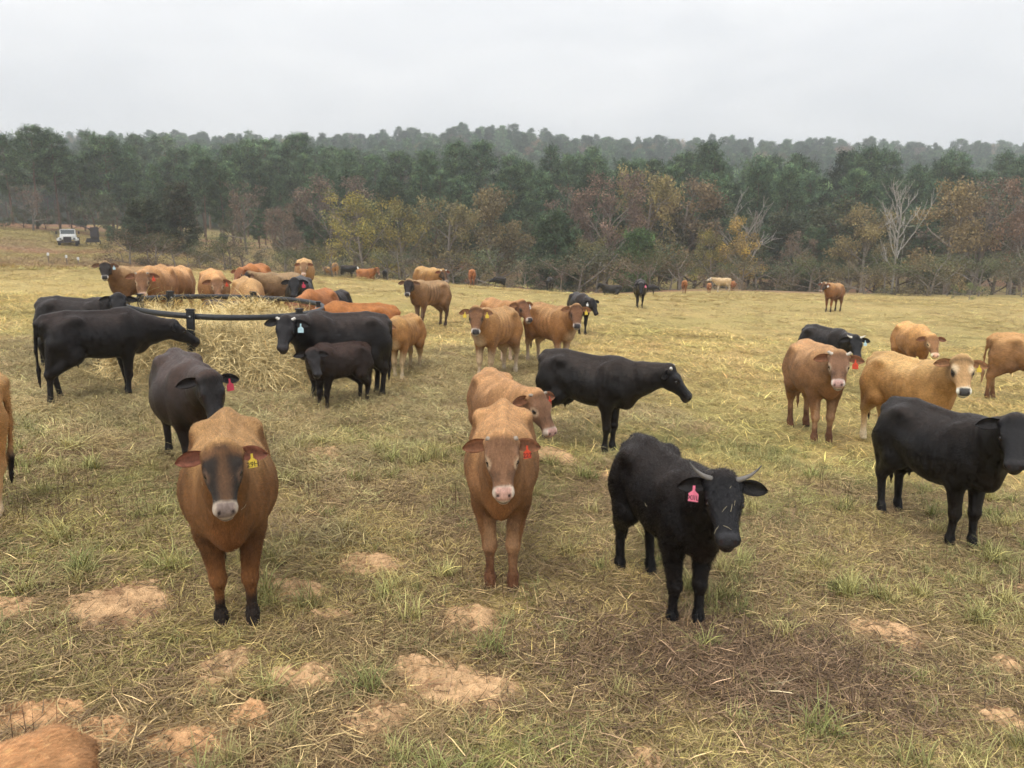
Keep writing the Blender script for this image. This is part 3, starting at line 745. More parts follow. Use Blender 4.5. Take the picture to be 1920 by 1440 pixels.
# ------------------------------------------------------------------ haze
def haze_box():
    x0, x1, y0, y1, z0, z1 = -1400, 1400, -60, 1320, -14, 96
    v = [(x, y, z) for x in (x0, x1) for y in (y0, y1) for z in (z0, z1)]
    f = [(0, 1, 3, 2), (4, 6, 7, 5), (0, 4, 5, 1), (2, 3, 7, 6), (0, 2, 6, 4), (1, 5, 7, 3)]
    me = bpy.data.meshes.new('haze'); me.from_pydata(v, [], f)
    m = bpy.data.materials.new('haze'); m.use_nodes = True
    n = m.node_tree.nodes; n.clear()
    out = n.new('ShaderNodeOutputMaterial'); pv = n.new('ShaderNodeVolumePrincipled')
    pv.inputs['Color'].default_value = (.86, .90, .95, 1); pv.inputs['Density'].default_value = HAZE; pv.inputs['Anisotropy'].default_value = .2
    m.node_tree.links.new(pv.outputs[0], out.inputs['Volume'])
    me.materials.append(m)
    return tag(link('haze', me), 'thin grey haze over the whole landscape', kind='stuff')
HAZE = .0008
haze_box()
# ------------------------------------------------------------------ cattle: one signed-distance body per animal
class Field:
    def __init__(s, lo, hi, h):
        s.h = h; s.lo = np.asarray(lo, float); s.xs = 1.0
        s.n = np.ceil((np.asarray(hi) - s.lo) / h).astype(int) + 1
        s.F = np.full(tuple(s.n), 0.25, np.float32)
        s.ax = [(s.lo[i] + h * np.arange(s.n[i])).astype(np.float32) for i in range(3)]
    def add(s, fn, lo, hi, k=0.04, sub=False):
        i0 = np.maximum(np.floor((np.asarray(lo) - k - 2 * s.h - s.lo) / s.h).astype(int), 0)
        i1 = np.minimum(np.ceil((np.asarray(hi) + k + 2 * s.h - s.lo) / s.h).astype(int) + 1, s.n)
        if (i1 <= i0).any(): return
        sl = tuple(slice(a, b) for a, b in zip(i0, i1))
        X = s.ax[0][sl[0]][:, None, None]; Y = s.ax[1][sl[1]][None, :, None]; Z = s.ax[2][sl[2]][None, None, :]
        d = fn(X, Y, Z).astype(np.float32)
        a = s.F[sl]
        if sub:
            h = np.maximum(k - np.abs(a + d), 0) / k
            s.F[sl] = np.maximum(a, -d) + h * h * k * 0.25
        else:
            h = np.maximum(k - np.abs(a - d), 0) / k
            s.F[sl] = np.minimum(a, d) - h * h * k * 0.25
    def cone(s, a, b, ra, rb, k=0.04, flat=1.0):
        a = np.array(a, np.float32); b = np.array(b, np.float32); a[0] *= s.xs; b[0] *= s.xs; ba = b - a; L = float(ba @ ba) + 1e-9
        r = max(ra, rb)
        def fn(X, Y, Z):
            t = np.clip(((X - a[0]) * ba[0] + (Y - a[1]) * ba[1] + (Z - a[2]) * ba[2]) / L, 0, 1)
            return np.sqrt((X - a[0] - t * ba[0]) ** 2 + ((Y - a[1] - t * ba[1]) * flat) ** 2 + (Z - a[2] - t * ba[2]) ** 2) - (ra + (rb - ra) * t)
        s.add(fn, np.minimum(a, b) - r, np.maximum(a, b) + r, k)
    def ell(s, c, r, k=0.04, M=None, sub=False):
        """ellipsoid; M = rows of its axes"""
        c = np.array(c, np.float32); c[0] *= s.xs; r = np.asarray(r, np.float32)
        m = np.eye(3) if M is None else np.asarray(M)
        def fn(X, Y, Z):
            dx, dy, dz = X - c[0], Y - c[1], Z - c[2]
            q = [(m[i, 0] * dx + m[i, 1] * dy + m[i, 2] * dz) for i in range(3)]
            k0 = np.sqrt(sum((q[i] / r[i]) ** 2 for i in range(3))); k1 = np.sqrt(sum((q[i] / r[i] ** 2) ** 2 for i in range(3)))
            return k0 * (k0 - 1) / (k1 + 1e-6)
        e = np.sqrt(((m.T * r) ** 2).sum(1))
        s.add(fn, c - e, c + e, k, sub)
    def loft(s, st, o=None, M=None, pt=2.0, pb=2.0, wide=0.5, k=0.05):
        """st rows (x, half width, top, bottom) along a frame's first axis; wide = where it is widest"""
        st = np.array(st, float); st[:, 0] *= s.xs
        o = np.zeros(3) if o is None else np.asarray(o, float); m = np.eye(3) if M is None else np.asarray(M, float)
        xs = np.linspace(st[0, 0], st[-1, 0], 160)
        def spl(c):      # smooth through the stations
            v = np.interp(xs, st[:, 0], st[:, c]); w = np.pad(v, 5, mode='edge'); return np.convolve(w, np.ones(11) / 11, 'valid')
        W, T, B = spl(1), spl(2), spl(3)
        x0, x1 = st[0, 0], st[-1, 0]
        def fn(X, Y, Z):
            dx, dy, dz = X - o[0], Y - o[1], Z - o[2]
            q = [(m[i, 0] * dx + m[i, 1] * dy + m[i, 2] * dz) for i in range(3)]
            qx = np.clip(q[0], x0, x1)
            w = np.interp(qx, xs, W); t = np.interp(qx, xs, T); b = np.interp(qx, xs, B)
            zc = b + (t - b) * wide
            up = q[2] > zc
            hh = np.where(up, t - zc, zc - b)
            u = np.abs(q[1]) / w; v = np.abs(q[2] - zc) / hh
            p = np.where(up, pt, pb)
            r = (u ** p + v ** p) ** (1 / p)
            d = (r - 1) * np.minimum(w, hh) * 0.9
            ex = np.abs(q[0] - qx)
            return np.where(ex > 0, np.sqrt(np.maximum(d, 0) ** 2 + ex ** 2) + np.minimum(d, 0) * 0, d)
        c = [o + (np.array([x, y, z]) @ m) for x in (x0, x1) for y in (-st[:, 1].max(), st[:, 1].max()) for z in (st[:, 3].min(), st[:, 2].max())]
        s.add(fn, np.min(c, 0), np.max(c, 0), k)
    def mesh(s):
        F = s.F; h = s.h; ins = F < 0
        nx, ny, nz = F.shape
        c8 = [ins[i:nx - 1 + i, j:ny - 1 + j, k:nz - 1 + k] for i in (0, 1) for j in (0, 1) for k in (0, 1)]
        cnt = sum(c.astype(np.int8) for c in c8)
        act = (cnt > 0) & (cnt < 8)
        I, J, K = np.nonzero(act)
        idx = np.full(act.shape, -1, np.int32); idx[I, J, K] = np.arange(len(I))
        P = np.zeros((len(I), 3)); N = np.zeros(len(I))
        cor = [(0, 0, 0), (1, 0, 0), (0, 1, 0), (1, 1, 0), (0, 0, 1), (1, 0, 1), (0, 1, 1), (1, 1, 1)]
        val = [F[I + a, J + b, K + c] for a, b, c in cor]
        for e0, e1 in ((0, 1), (2, 3), (4, 5), (6, 7), (0, 2), (1, 3), (4, 6), (5, 7), (0, 4), (1, 5), (2, 6), (3, 7)):
            a, b = val[e0], val[e1]; m = (a < 0) != (b < 0)
            t = np.where(m, a / np.where(m, a - b, 1), 0)
            p = np.array(cor[e0]) + t[:, None] * (np.array(cor[e1]) - np.array(cor[e0]))
            P += np.where(m[:, None], p, 0); N += m
        V = s.lo + h * (np.stack([I, J, K], 1) + P / N[:, None])
        quads = []
        for ax in range(3):
            a = ins; sl0 = [slice(1, -1)] * 3; sl0[ax] = slice(0, -1); sl1 = [slice(1, -1)] * 3; sl1[ax] = slice(1, None)
            p, q = a[tuple(sl0)], a[tuple(sl1)]
            for s0, flip in ((p & ~q, False), (~p & q, True)):
                ijk = np.stack(np.nonzero(s0), 1) + 1; ijk[:, ax] -= 1
                u, v = (ax + 1) % 3, (ax + 2) % 3
                def g(du, dv):
                    t = ijk.copy(); t[:, u] += du; t[:, v] += dv; return idx[t[:, 0], t[:, 1], t[:, 2]]
                qd = np.stack([g(-1, -1), g(0, -1), g(0, 0), g(-1, 0)], 1)
                if flip: qd = qd[:, ::-1]
                quads.append(qd)
        Q = np.concatenate(quads); Q = Q[(Q >= 0).all(1)]
        for _ in range(2):   # relax
            acc = np.zeros_like(V); n = np.zeros(len(V))
            for a in range(4):
                b = (a + 1) % 4
                np.add.at(acc, Q[:, a], V[Q[:, b]]); np.add.at(n, Q[:, a], 1)
            V = 0.5 * V + 0.5 * acc / np.maximum(n, 1)[:, None]
        return V, Q

def vnormals(V, Q):
    n = np.cross(V[Q[:, 2]] - V[Q[:, 0]], V[Q[:, 3 if Q.shape[1] == 4 else 1]] - V[Q[:, 1 if Q.shape[1] == 4 else 0]])
    if Q.shape[1] == 3: n = np.cross(V[Q[:, 1]] - V[Q[:, 0]], V[Q[:, 2]] - V[Q[:, 0]])
    N = np.zeros_like(V)
    for a in range(Q.shape[1]): np.add.at(N, Q[:, a], n)
    return N / (np.linalg.norm(N, axis=1, keepdims=True) + 1e-9)

def lumps(P, seed, sc):
    r = np.random.default_rng(seed); out = 0
    for i in range(7):
        k = r.normal(size=3); k = k / np.linalg.norm(k) * sc * (0.6 + r.random()) * (1.0 + 0.35 * i)
        out = out + np.sin(P @ k + r.random() * 6.28) / (1 + 0.3 * i)
    return out / 3.5

# coats: base colours of the hair itself
COATS = {
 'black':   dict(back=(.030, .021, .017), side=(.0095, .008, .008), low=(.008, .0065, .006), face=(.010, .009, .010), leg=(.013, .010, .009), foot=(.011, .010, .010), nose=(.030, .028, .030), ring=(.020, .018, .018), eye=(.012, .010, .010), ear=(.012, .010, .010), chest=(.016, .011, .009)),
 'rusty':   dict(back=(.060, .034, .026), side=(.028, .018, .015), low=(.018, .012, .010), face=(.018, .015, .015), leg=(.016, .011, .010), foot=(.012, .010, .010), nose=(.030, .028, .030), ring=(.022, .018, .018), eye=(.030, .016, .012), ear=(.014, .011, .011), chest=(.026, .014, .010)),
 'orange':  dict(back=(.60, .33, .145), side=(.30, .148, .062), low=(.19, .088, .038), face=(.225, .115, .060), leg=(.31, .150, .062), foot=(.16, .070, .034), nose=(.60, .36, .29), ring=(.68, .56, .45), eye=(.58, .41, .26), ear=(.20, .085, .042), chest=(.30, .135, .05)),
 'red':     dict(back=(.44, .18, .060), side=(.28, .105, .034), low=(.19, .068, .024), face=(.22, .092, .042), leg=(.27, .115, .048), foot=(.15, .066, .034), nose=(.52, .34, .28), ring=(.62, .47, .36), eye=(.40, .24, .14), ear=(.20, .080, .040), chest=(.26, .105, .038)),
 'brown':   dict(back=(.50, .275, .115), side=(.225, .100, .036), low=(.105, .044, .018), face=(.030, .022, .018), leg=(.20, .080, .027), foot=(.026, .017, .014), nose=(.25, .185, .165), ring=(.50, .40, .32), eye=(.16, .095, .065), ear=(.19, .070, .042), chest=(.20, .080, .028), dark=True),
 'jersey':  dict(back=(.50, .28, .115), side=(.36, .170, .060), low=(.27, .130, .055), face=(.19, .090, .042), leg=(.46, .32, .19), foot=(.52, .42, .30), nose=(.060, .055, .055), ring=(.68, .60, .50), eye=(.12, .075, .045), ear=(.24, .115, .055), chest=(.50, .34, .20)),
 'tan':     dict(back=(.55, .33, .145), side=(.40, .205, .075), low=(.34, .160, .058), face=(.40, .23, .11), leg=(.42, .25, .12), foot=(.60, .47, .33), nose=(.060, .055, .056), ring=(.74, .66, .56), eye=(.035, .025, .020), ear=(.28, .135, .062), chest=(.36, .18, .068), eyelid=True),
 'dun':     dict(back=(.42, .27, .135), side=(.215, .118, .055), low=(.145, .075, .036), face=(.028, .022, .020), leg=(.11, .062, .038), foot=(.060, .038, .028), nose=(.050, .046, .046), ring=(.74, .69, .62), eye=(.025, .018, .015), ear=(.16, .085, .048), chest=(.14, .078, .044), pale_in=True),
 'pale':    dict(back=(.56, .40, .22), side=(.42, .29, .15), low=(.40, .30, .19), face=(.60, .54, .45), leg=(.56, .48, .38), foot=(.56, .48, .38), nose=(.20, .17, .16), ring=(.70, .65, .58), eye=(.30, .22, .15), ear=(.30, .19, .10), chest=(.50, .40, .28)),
}

TORSO = np.array([  # x, half width, top, bottom
 [-.86, .055, 1.16, 1.03], [-.80, .14, 1.225, .88], [-.70, .205, 1.265, .74], [-.56, .245, 1.285, .67], [-.42, .262, 1.292, .62],
 [-.25, .282, 1.272, .57], [-.08, .305, 1.262, .535], [.10, .305, 1.255, .525], [.25, .285, 1.258, .53], [.38, .232, 1.272, .545],
 [.50, .192, 1.275, .57], [.60, .155, 1.235, .62], [.69, .115, 1.16, .69], [.76, .06, 1.05, .80]])
HEAD = np.array([
 [-.075, .045, .030, -.04], [-.045, .085, .068, -.08], [.00, .105, .082, -.12], [.07, .113, .084, -.155], [.14, .118, .078, -.18], [.20, .112, .068, -.185],
 [.27, .092, .054, -.165], [.34, .078, .042, -.140], [.40, .074, .038, -.125], [.445, .077, .040, -.122], [.485, .079, .030, -.122], [.515, .068, .004, -.105], [.53, .030, -.03, -.07]])

XS = .86          # body length
def build_cow(spec):
    """returns body mesh data etc. in the cow's own frame: +x forward, +y its left, feet on z = 0"""
    h = spec['vox']; rel = R(spec.get('turn', 0)); fat = spec.get('fat', 1.0); bone = spec.get('bone', 0.5)
    pitch = R(spec.get('pitch', 58)); npitch = R(spec.get('neck', 6)); roll = R(spec.get('roll', 0))
    nyaw = max(-R(62), min(R(62), rel * 0.62)); nl = spec.get('nl', 0.50)
    lying = spec.get('lying', False)
    nb = np.array([.50, 0, 1.06])
    nd = np.array([math.cos(npitch) * math.cos(nyaw), math.cos(npitch) * math.sin(nyaw), math.sin(npitch)])
    poll = nb + nd * nl + np.array([0, 0, .10])
    cy, sy, cq, sq = math.cos(rel), math.sin(rel), math.cos(pitch), math.sin(pitch)
    Fw = np.array([cq * cy, cq * sy, -sq]); Up = np.array([sq * cy, sq * sy, cq]); Lf = np.array([-sy, cy, 0])
    if roll:
        Lf, Up = Lf * math.cos(roll) + Up * math.sin(roll), Up * math.cos(roll) - Lf * math.sin(roll)
    HM = np.stack([Fw, Lf, Up])                    # rows: head axes
    hs = spec.get('head', .86)
    hp = lambda x, y, z: poll + hs * (np.array([x, y, z]) @ HM)
    tip = hp(.56, 0, -.05)
    lo = np.array([-1.06, -.46, -.03]); hi = np.array([.9, .46, 1.42])
    lo = np.minimum(lo, np.minimum(tip, poll) - .27); hi = np.maximum(hi, np.maximum(tip, poll) + .27)
    f = Field(lo, hi, h); f.xs = XS
    T = TORSO.copy(); T[:, 3] += .085 * smooth(-.8, -.4, T[:, 0]); T[:, 1] *= .955
    g = np.exp(-((T[:, 0] - .02) / .38) ** 2)
    T[:, 1] *= 1 + (fat - 1) * (0.35 + 0.65 * g); T[:, 3] -= (fat - 1) * 0.28 * g
    f.loft(T, pt=1.72 if bone > .3 else 1.95, pb=2.15, wide=.46, k=.05)
    for s in (1, -1):
        f.ell((-.43, s * .188, 1.175), (.085, .045, .05), k=.11)          # hook bone
        f.ell((-.79, s * .085, 1.13), (.06, .045, .06), k=.06)                                # pin bone
        f.ell((.40, s * .150, .98), (.13, .080, .27), k=.07, M=[[.97, 0, .24], [0, 1, 0], [-.24, 0, .97]])
        if bone > .25:
            f.ell((-.26, s * .385, 1.10), (.17, .095 + .03 * bone, .13), k=.09, sub=True)      # hollow flank
    f.cone((-.80, 0, 1.215), (-.45, 0, 1.262), .030, .030, k=.06); f.cone((-.45, 0, 1.262), (.40, 0, 1.255), .03, .03, k=.05)
    f.cone((.30, 0, 1.24), (.46, 0, 1.235), .06, .06, k=.08)
    # legs
    sw = spec.get('legs', (0.0, 0.04, 0.0, -0.05))     # foot offsets forward: front left, front right, hind left, hind right
    spr = spec.get('spread', .0)
    if not lying:
        for i, (s, hind) in enumerate(((1, 0), (-1, 0), (1, 1), (-1, 1))):
            d = sw[i]
            if not hind:
                yy = .098 + spr
                f.cone((.42, s * .135, .92), (.37 + .1 * d, s * .13, .70), .108, .084, k=.07, flat=1.25)
                f.cone((.37 + .1 * d, s * .13, .70), (.395 + .5 * d, s * yy, .385), .084, .053, k=.05)
                f.ell((.402 + .5 * d, s * yy, .365), (.056, .052, .062), k=.03)
                f.cone((.395 + .52 * d, s * yy, .33), (.39 + .9 * d, s * yy, .125), .037, .034, k=.03)
                f.ell((.39 + .9 * d, s * yy, .115), (.044, .043, .044), k=.03)
                f.cone((.39 + .9 * d, s * yy, .11), (.415 + d, s * yy, .05), .041, .045, k=.02)
                fx, fy = .42 + d, s * yy
            else:
                yy = .122 + spr
                f.ell((-.57, s * .155, .90), (.20, .105, .26), k=.08)
                f.cone((-.60, s * .16, .88), (-.42 + .15 * d, s * .185, .70), .15, .105, k=.07, flat=1.3)
                f.cone((-.46 + .1 * d, s * .175, .70), (-.70 + .55 * d, s * yy, .485), .112, .064, k=.06)
                f.cone((-.72, s * .14, .86), (-.735 + .55 * d, s * yy, .50), .10, .046, k=.05)
                f.ell((-.735 + .55 * d, s * yy, .475), (.058, .046, .070), k=.03)
                f.cone((-.722 + .58 * d, s * yy, .44), (-.69 + .9 * d, s * yy, .13), .043, .036, k=.03)
                f.ell((-.69 + .9 * d, s * yy, .12), (.045, .043, .045), k=.03)
                f.cone((-.69 + .9 * d, s * yy, .115), (-.66 + d, s * yy, .05), .042, .045, k=.02)
                fx, fy = -.655 + d, s * yy
            for q in (1, -1):                                       # cloven hoof
                f.cone((fx - .015, fy + q * .022, .048), (fx + .035, fy + q * .026, .016), .027, .017, k=.012)
    else:
        for s in (1, -1):
            f.cone((.40, s * .2, .72), (.62, s * .24, .58), .09, .06, k=.05); f.cone((.62, s * .24, .58), (.42, s * .27, .55), .05, .04, k=.04)
            f.cone((-.5, s * .2, .8), (-.3, s * .32, .62), .16, .09, k=.06); f.cone((-.3, s * .32, .62), (-.5, s * .34, .56), .06, .04, k=.04)
    for s in (1, -1):
        f.ell((.56, s * .125, .89), (.06, .05, .07), k=.07)                                   # point of shoulder
        f.ell((.44, s * .105, 1.16), (.05, .04, .10), k=.06, M=[[.94, 0, .34], [0, 1, 0], [-.34, 0, .94]])   # shoulder blade
    if spec.get('udder', True) and not lying:
        f.ell((-.42, 0, .645), (.14, .11, .09), k=.06)
        for s in (1, -1):
            for x in (-.36, -.48): f.cone((x, s * .05, .575), (x, s * .055, .525), .016, .011, k=.02)
    # tail
    tx = spec.get('tail', 0.0)
    f.cone((-.78, 0, 1.215), (-.885, .01, 1.14), .040, .034, k=.04)
    f.cone((-.885, .01, 1.14), (-.90, .03 + tx * .3, .80), .032, .022, k=.03)
    f.cone((-.90, .03 + tx * .3, .80), (-.875, .03 + tx, .52), .021, .022, k=.02)
    f.cone((-.875, .03 + tx, .52), (-.87, .035 + tx * 1.1, .36), .034, .020, k=.03)
    f.cone((-.87, .035 + tx * 1.1, .36), (-.865, .04 + tx * 1.1, .27), .022, .008, k=.02)
    # neck
    f.xs = 1.0
    th = hp(.07, 0, -.10); cr = hp(-.03, 0, .00)
    mid = (np.array([.39, 0, 1.10]) + cr) / 2
    f.cone((.37, 0, 1.14), mid + [0, 0, .015], .135, .105, k=.09, flat=1.15)
    f.cone(mid + [0, 0, .015], cr, .105, .088, k=.06)
    m2 = (np.array([.52, 0, .90]) + th) / 2
    f.cone((.50, 0, .90), m2, .165, .105, k=.09, flat=1.1)
    f.cone(m2, th, .105, .078, k=.06)
    f.cone((.42, 0, 1.02), (mid + m2) / 2, .17, .12, k=.08, flat=1.1)
    f.cone((mid + m2) / 2, (th + cr) / 2, .12, .09, k=.06)
    f.cone((.56, 0, .76), m2 - [0, 0, .085], .045, .018, k=.07, flat=1.5)          # dewlap
    f.ell((.54, 0, .765), (.10, .075, .11), k=.09)                                 # brisket
    # head
    H = HEAD * hs * np.array([.97, 1.15, 1.0, 1.0])
    f.loft(H, o=poll, M=HM, pt=2.7, pb=1.75, wide=.62, k=.05)
    wd = spec.get('jaw', 1.0)
    for s in (1, -1):
        f.ell(hp(.152, s * .111, .046), np.array((.052, .022, .026)) * hs, k=.03, M=HM)         # brow
        f.ell(hp(.185, s * .146, .008), np.array((.030, .016, .022)) * hs, k=.018, M=HM, sub=True)
        f.ell(hp(.13, s * .062, -.11), np.array((.10, .04, .075)) * hs * wd, k=.05, M=HM)        # cheek
        f.ell(hp(.475, s * .052, -.010), np.array((.042, .032, .032)) * hs, k=.025, M=HM)        # nostril wing
        f.ell(hp(.515, s * .046, .004), np.array((.024, .011, .016)) * hs, k=.012, M=HM, sub=True)
        f.cone(hp(.02, s * .085, .015), hp(-.005, s * .125, .012), .040 * hs, .030 * hs, k=.03)  # ear base
    f.ell(hp(.455, 0, -.105), np.array((.065, .062, .035)) * hs, k=.02, M=HM)                   # chin
    f.ell(hp(-.02, 0, .075), np.array((.055, .060, .040)) * hs * spec.get('poll', 1.0), k=.05, M=HM)
    V, Q = f.mesh()
    # hide detail
    Vreal = V; V = V / np.array([XS, 1, 1])
    C = COATS[spec['coat']]
    sd = spec.get('seed', 1)
    N = vnormals(V, Q)
    rib = smooth(-.30, -.15, V[:, 0]) * smooth(.42, .25, V[:, 0]) * smooth(.66, .85, V[:, 2]) * smooth(1.24, 1.12, V[:, 2]) * (np.abs(V[:, 1]) > .12)
    V = Vreal + N * (0.0042 * bone * rib * np.sin((V[:, 0] + .25 * V[:, 2]) * 62 + 1.4 * lumps(V, sd + 31, 6)) * (.5 + .5 * lumps(V, sd + 33, 5)) + 0.004 * lumps(V, sd, 14))[:, None]
    # colours
    q = ((V - poll) @ HM.T) / hs
    Vreal = V; V = V / np.array([XS, 1, 1])
    la = lumps(V, sd + 5, 9); lb = lumps(V, sd + 9, 30)
    col = np.tile(np.array(C['side']), (len(V), 1))
    def blend(c, w):
        nonlocal col
        w = np.clip(w, 0, 1)[:, None]; col = col * (1 - w) + np.array(c) * w
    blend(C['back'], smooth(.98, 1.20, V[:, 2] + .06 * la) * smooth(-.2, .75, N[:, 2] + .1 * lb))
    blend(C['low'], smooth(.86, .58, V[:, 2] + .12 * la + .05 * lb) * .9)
    blend(C['chest'], smooth(.52, .66, V[:, 0]) * smooth(1.0, .8, V[:, 2]) * smooth(.16, .05, np.abs(V[:, 1])))
    blend(C['leg'], smooth(.62, .46, V[:, 2] + .04 * la) * (np.abs(V[:, 1]) > .02) * (V[:, 0] > -.84))
    inner = (np.abs(V[:, 1]) < .13) | (C.get('pale_in', False) & (np.sign(V[:, 1]) * N[:, 1] < .3))
    if spec['coat'] in ('orange', 'jersey', 'tan', 'dun'):
        blend(np.array(C['leg']) * 1.0 + np.array((.16, .13, .09)), smooth(.68, .5, V[:, 2]) * inner * .65)
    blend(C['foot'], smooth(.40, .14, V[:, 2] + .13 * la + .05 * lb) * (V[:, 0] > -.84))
    blend((.03, .024, .02), smooth(.062, .045, V[:, 2]) * (not lying))
    if spec['coat'] not in ('orange', 'red', 'pale') or C.get('dark'):
        blend((.014, .011, .010), smooth(-.84, -.855, V[:, 0]) * smooth(.62, .5, V[:, 2]))
    inh = smooth(-.06, .04, q[:, 0]) * smooth(.17, .13, np.abs(q[:, 1])) * (q[:, 2] < .16) * smooth(-.26, -.20, q[:, 2]) * (q[:, 0] < .62)
    if C.get('dark'):      # dark mask, brown blaze and poll
        blend((.22, .105, .048), inh)
        blend(C['face'], inh * smooth(.03, .11, q[:, 0] + .05 * np.abs(la)) * (0.50 + 0.50 * smooth(.015, .075, np.abs(q[:, 1]) + .03 * lb + .02 * la)))
        blend((.05, .03, .022), inh * smooth(.07, .0, q[:, 0]) * smooth(.08, .03, np.abs(q[:, 1])))
    else:
        blend(C['face'], inh)
        if spec['coat'] in ('orange', 'red'):
            blend(np.array(C['face']) * .62, inh * smooth(.26, .31, q[:, 0]) * smooth(.40, .36, q[:, 0]) * (np.abs(q[:, 1]) > .03) * .8)
        if spec['coat'] in ('jersey', 'tan'):
            blend(np.array(C['face']) * .55, inh * smooth(.08, .01, q[:, 0] + .02 * la))
            blend(np.array(C['face']) * 1.2, inh * smooth(.20, .3, q[:, 0]) * (q[:, 2] < .0) * .6)
    for s in (1, -1):
        r = np.sqrt(((q[:, 0] - .19) / 1.25) ** 2 + (q[:, 1] - s * .128) ** 2 + (q[:, 2] - .010) ** 2)
        if C.get('eyelid'): blend((.62, .47, .32), .75 * inh * smooth(.085, .035, np.sqrt(((q[:, 0] - .15) / 1.3) ** 2 + (q[:, 1] - s * .11) ** 2 + (q[:, 2] - .04) ** 2)))
        blend(C['eye'], inh * smooth(.068, .040, r))
        blend((.014, .010, .009), inh * smooth(.034, .026, r))
    mz = smooth(.415, .450, q[:, 0] + .012 * lb) * (np.abs(q[:, 1]) < .13) * (np.abs(q[:, 2] + .05) < .14) * (q[:, 0] < .6)
    if spec.get('muzzle', True): blend(C['ring'], mz)
    nose = smooth(.440, .462, q[:, 0] + .35 * np.clip(q[:, 2], -.05, .03) + .006 * lb) * smooth(.072, .060, np.abs(q[:, 1])) * smooth(-.062, -.045, q[:, 2]) * mz
    blend(C['nose'], nose)
    for s in (1, -1):
        r = np.sqrt(((q[:, 0] - .512) / 1.1) ** 2 + ((q[:, 1] - s * .046) * 1.5) ** 2 + (q[:, 2] - .004) ** 2)
        blend((.035, .02, .018), mz * smooth(.026, .015, r))
    blend((.05, .032, .028), mz * smooth(.012, .005, np.abs(q[:, 2] + .088)) * (q[:, 0] > .42) * .85)
    if spec.get('blaze'):
        blend((.70, .68, .64), inh * smooth(spec['blaze'], spec['blaze'] * .6, np.abs(q[:, 1])) * (q[:, 2] > -.04))
    mot = 1 + .20 * la + .14 * lb + .10 * lumps(V, sd + 21, 70)
    if spec['coat'] in ('brown', 'dun', 'jersey', 'tan'):    # faint dark brindle streaks down the ribs
        st = np.sin((V[:, 0] * 1.0 + .35 * V[:, 2]) * 48 + 2.2 * la) * .5 + .5
        mot = mot * (1 - .30 * rib * st ** 3 * spec.get('streak', 1.0))
    vr = np.random.default_rng(sd + 2); col = col * (math.exp(vr.normal() * .10) * np.exp(vr.normal(size=3) * np.array([.02, .025, .045])))
    col = np.clip(col * mot[:, None], .004, .9)
    V = Vreal
    # ears: thin cupped leaves
    EV, EQ, EC = [], [], []
    nV = len(V)
    drop = R(spec.get('ear_drop', 8)); back = spec.get('ear_back', .25)
    wu = np.array([-sq, 0, cq]); wn_ = np.array([cq, 0, sq])         # world-up and forward in the head frame when unrolled
    frames = {}
    el, ew = spec.get('ear', .225), spec.get('ear_w', .074)
    for s in (1, -1):
        ax = np.array([0, s * math.cos(drop), 0]) - wu * math.sin(drop) - wn_ * back; ax /= np.linalg.norm(ax)
        nf = wn_ * .92 + wu * .22 - ax * ((wn_ * .92 + wu * .22) @ ax); nf /= np.linalg.norm(nf)
        sd_ = np.cross(nf, ax) * s; sd_ /= np.linalg.norm(sd_)         # points up
        root = np.array([.005, s * .118, .015])
        nt, nw = 9, 7
        base = len(EV)
        for side in (0, 1):
            for i in range(nt):
                t = i / (nt - 1)
                w = ew * (0.50 + 1.25 * t - 1.62 * t ** 2.4) if t < 1 else .004
                w = max(w, .004)
                for j in range(nw):
                    u = j / (nw - 1) * 2 - 1
                    cup = .030 * (1 - u * u) * (1 - .5 * t)
                    off = -cup - (.010 * (1 - .6 * u * u) if side else 0)
                    p = root + ax * (el * t) + sd_ * (w * u - .018 * t * t) + nf * (off + .012)
                    EV.append(poll + hs * (p @ HM))
                    c = np.array(C['ear'])
                    if side == 0: c = c * (.75 if abs(u) < .55 else 1.15)
                    elif spec['coat'] in ('orange', 'tan', 'jersey'): c = c * 1.2
                    EC.append(c * (1 + .15 * rng.standard_normal()))
        def id_(sde, i, j): return nV + base + sde * nt * nw + i * nw + j
        for i in range(nt - 1):
            for j in range(nw - 1):
                a = [id_(0, i, j), id_(0, i + 1, j), id_(0, i + 1, j + 1), id_(0, i, j + 1)]
                b = [id_(1, i, j), id_(1, i, j + 1), id_(1, i + 1, j + 1), id_(1, i + 1, j)]
                EQ += [a, b] if s < 0 else [a[::-1], b[::-1]]
            for j in (0, nw - 1):
                EQ.append([id_(0, i, j), id_(1, i, j), id_(1, i + 1, j), id_(0, i + 1, j)])
        for j in range(nw - 1):
            EQ.append([id_(0, nt - 1, j), id_(0, nt - 1, j + 1), id_(1, nt - 1, j + 1), id_(1, nt - 1, j)])
        frames[s] = (root, ax, nf, sd_)
    V2 = np.concatenate([V, np.array(EV)]); Q2 = np.concatenate([Q, np.array(EQ)])
    C2 = np.concatenate([col, np.clip(np.array(EC), .004, .9)])
    return V2, Q2, C2, dict(poll=poll, HM=HM, hs=hs, q=q, nbody=len(V), ears=frames, el=el, col=col)

def sphere(c, r, n=10, m=7):
    V, Q = [], []
    for i in range(m + 1):
        ph = math.pi * i / m
        for j in range(n):
            th = 2 * math.pi * j / n
            V.append([c[0] + r * math.sin(ph) * math.cos(th), c[1] + r * math.sin(ph) * math.sin(th), c[2] + r * math.cos(ph)])
    Q = [[i * n + j, (i + 1) * n + j, (i + 1) * n + (j + 1) % n, i * n + (j + 1) % n] for i in range(m) for j in range(n)]
    return np.array(V), np.array(Q)

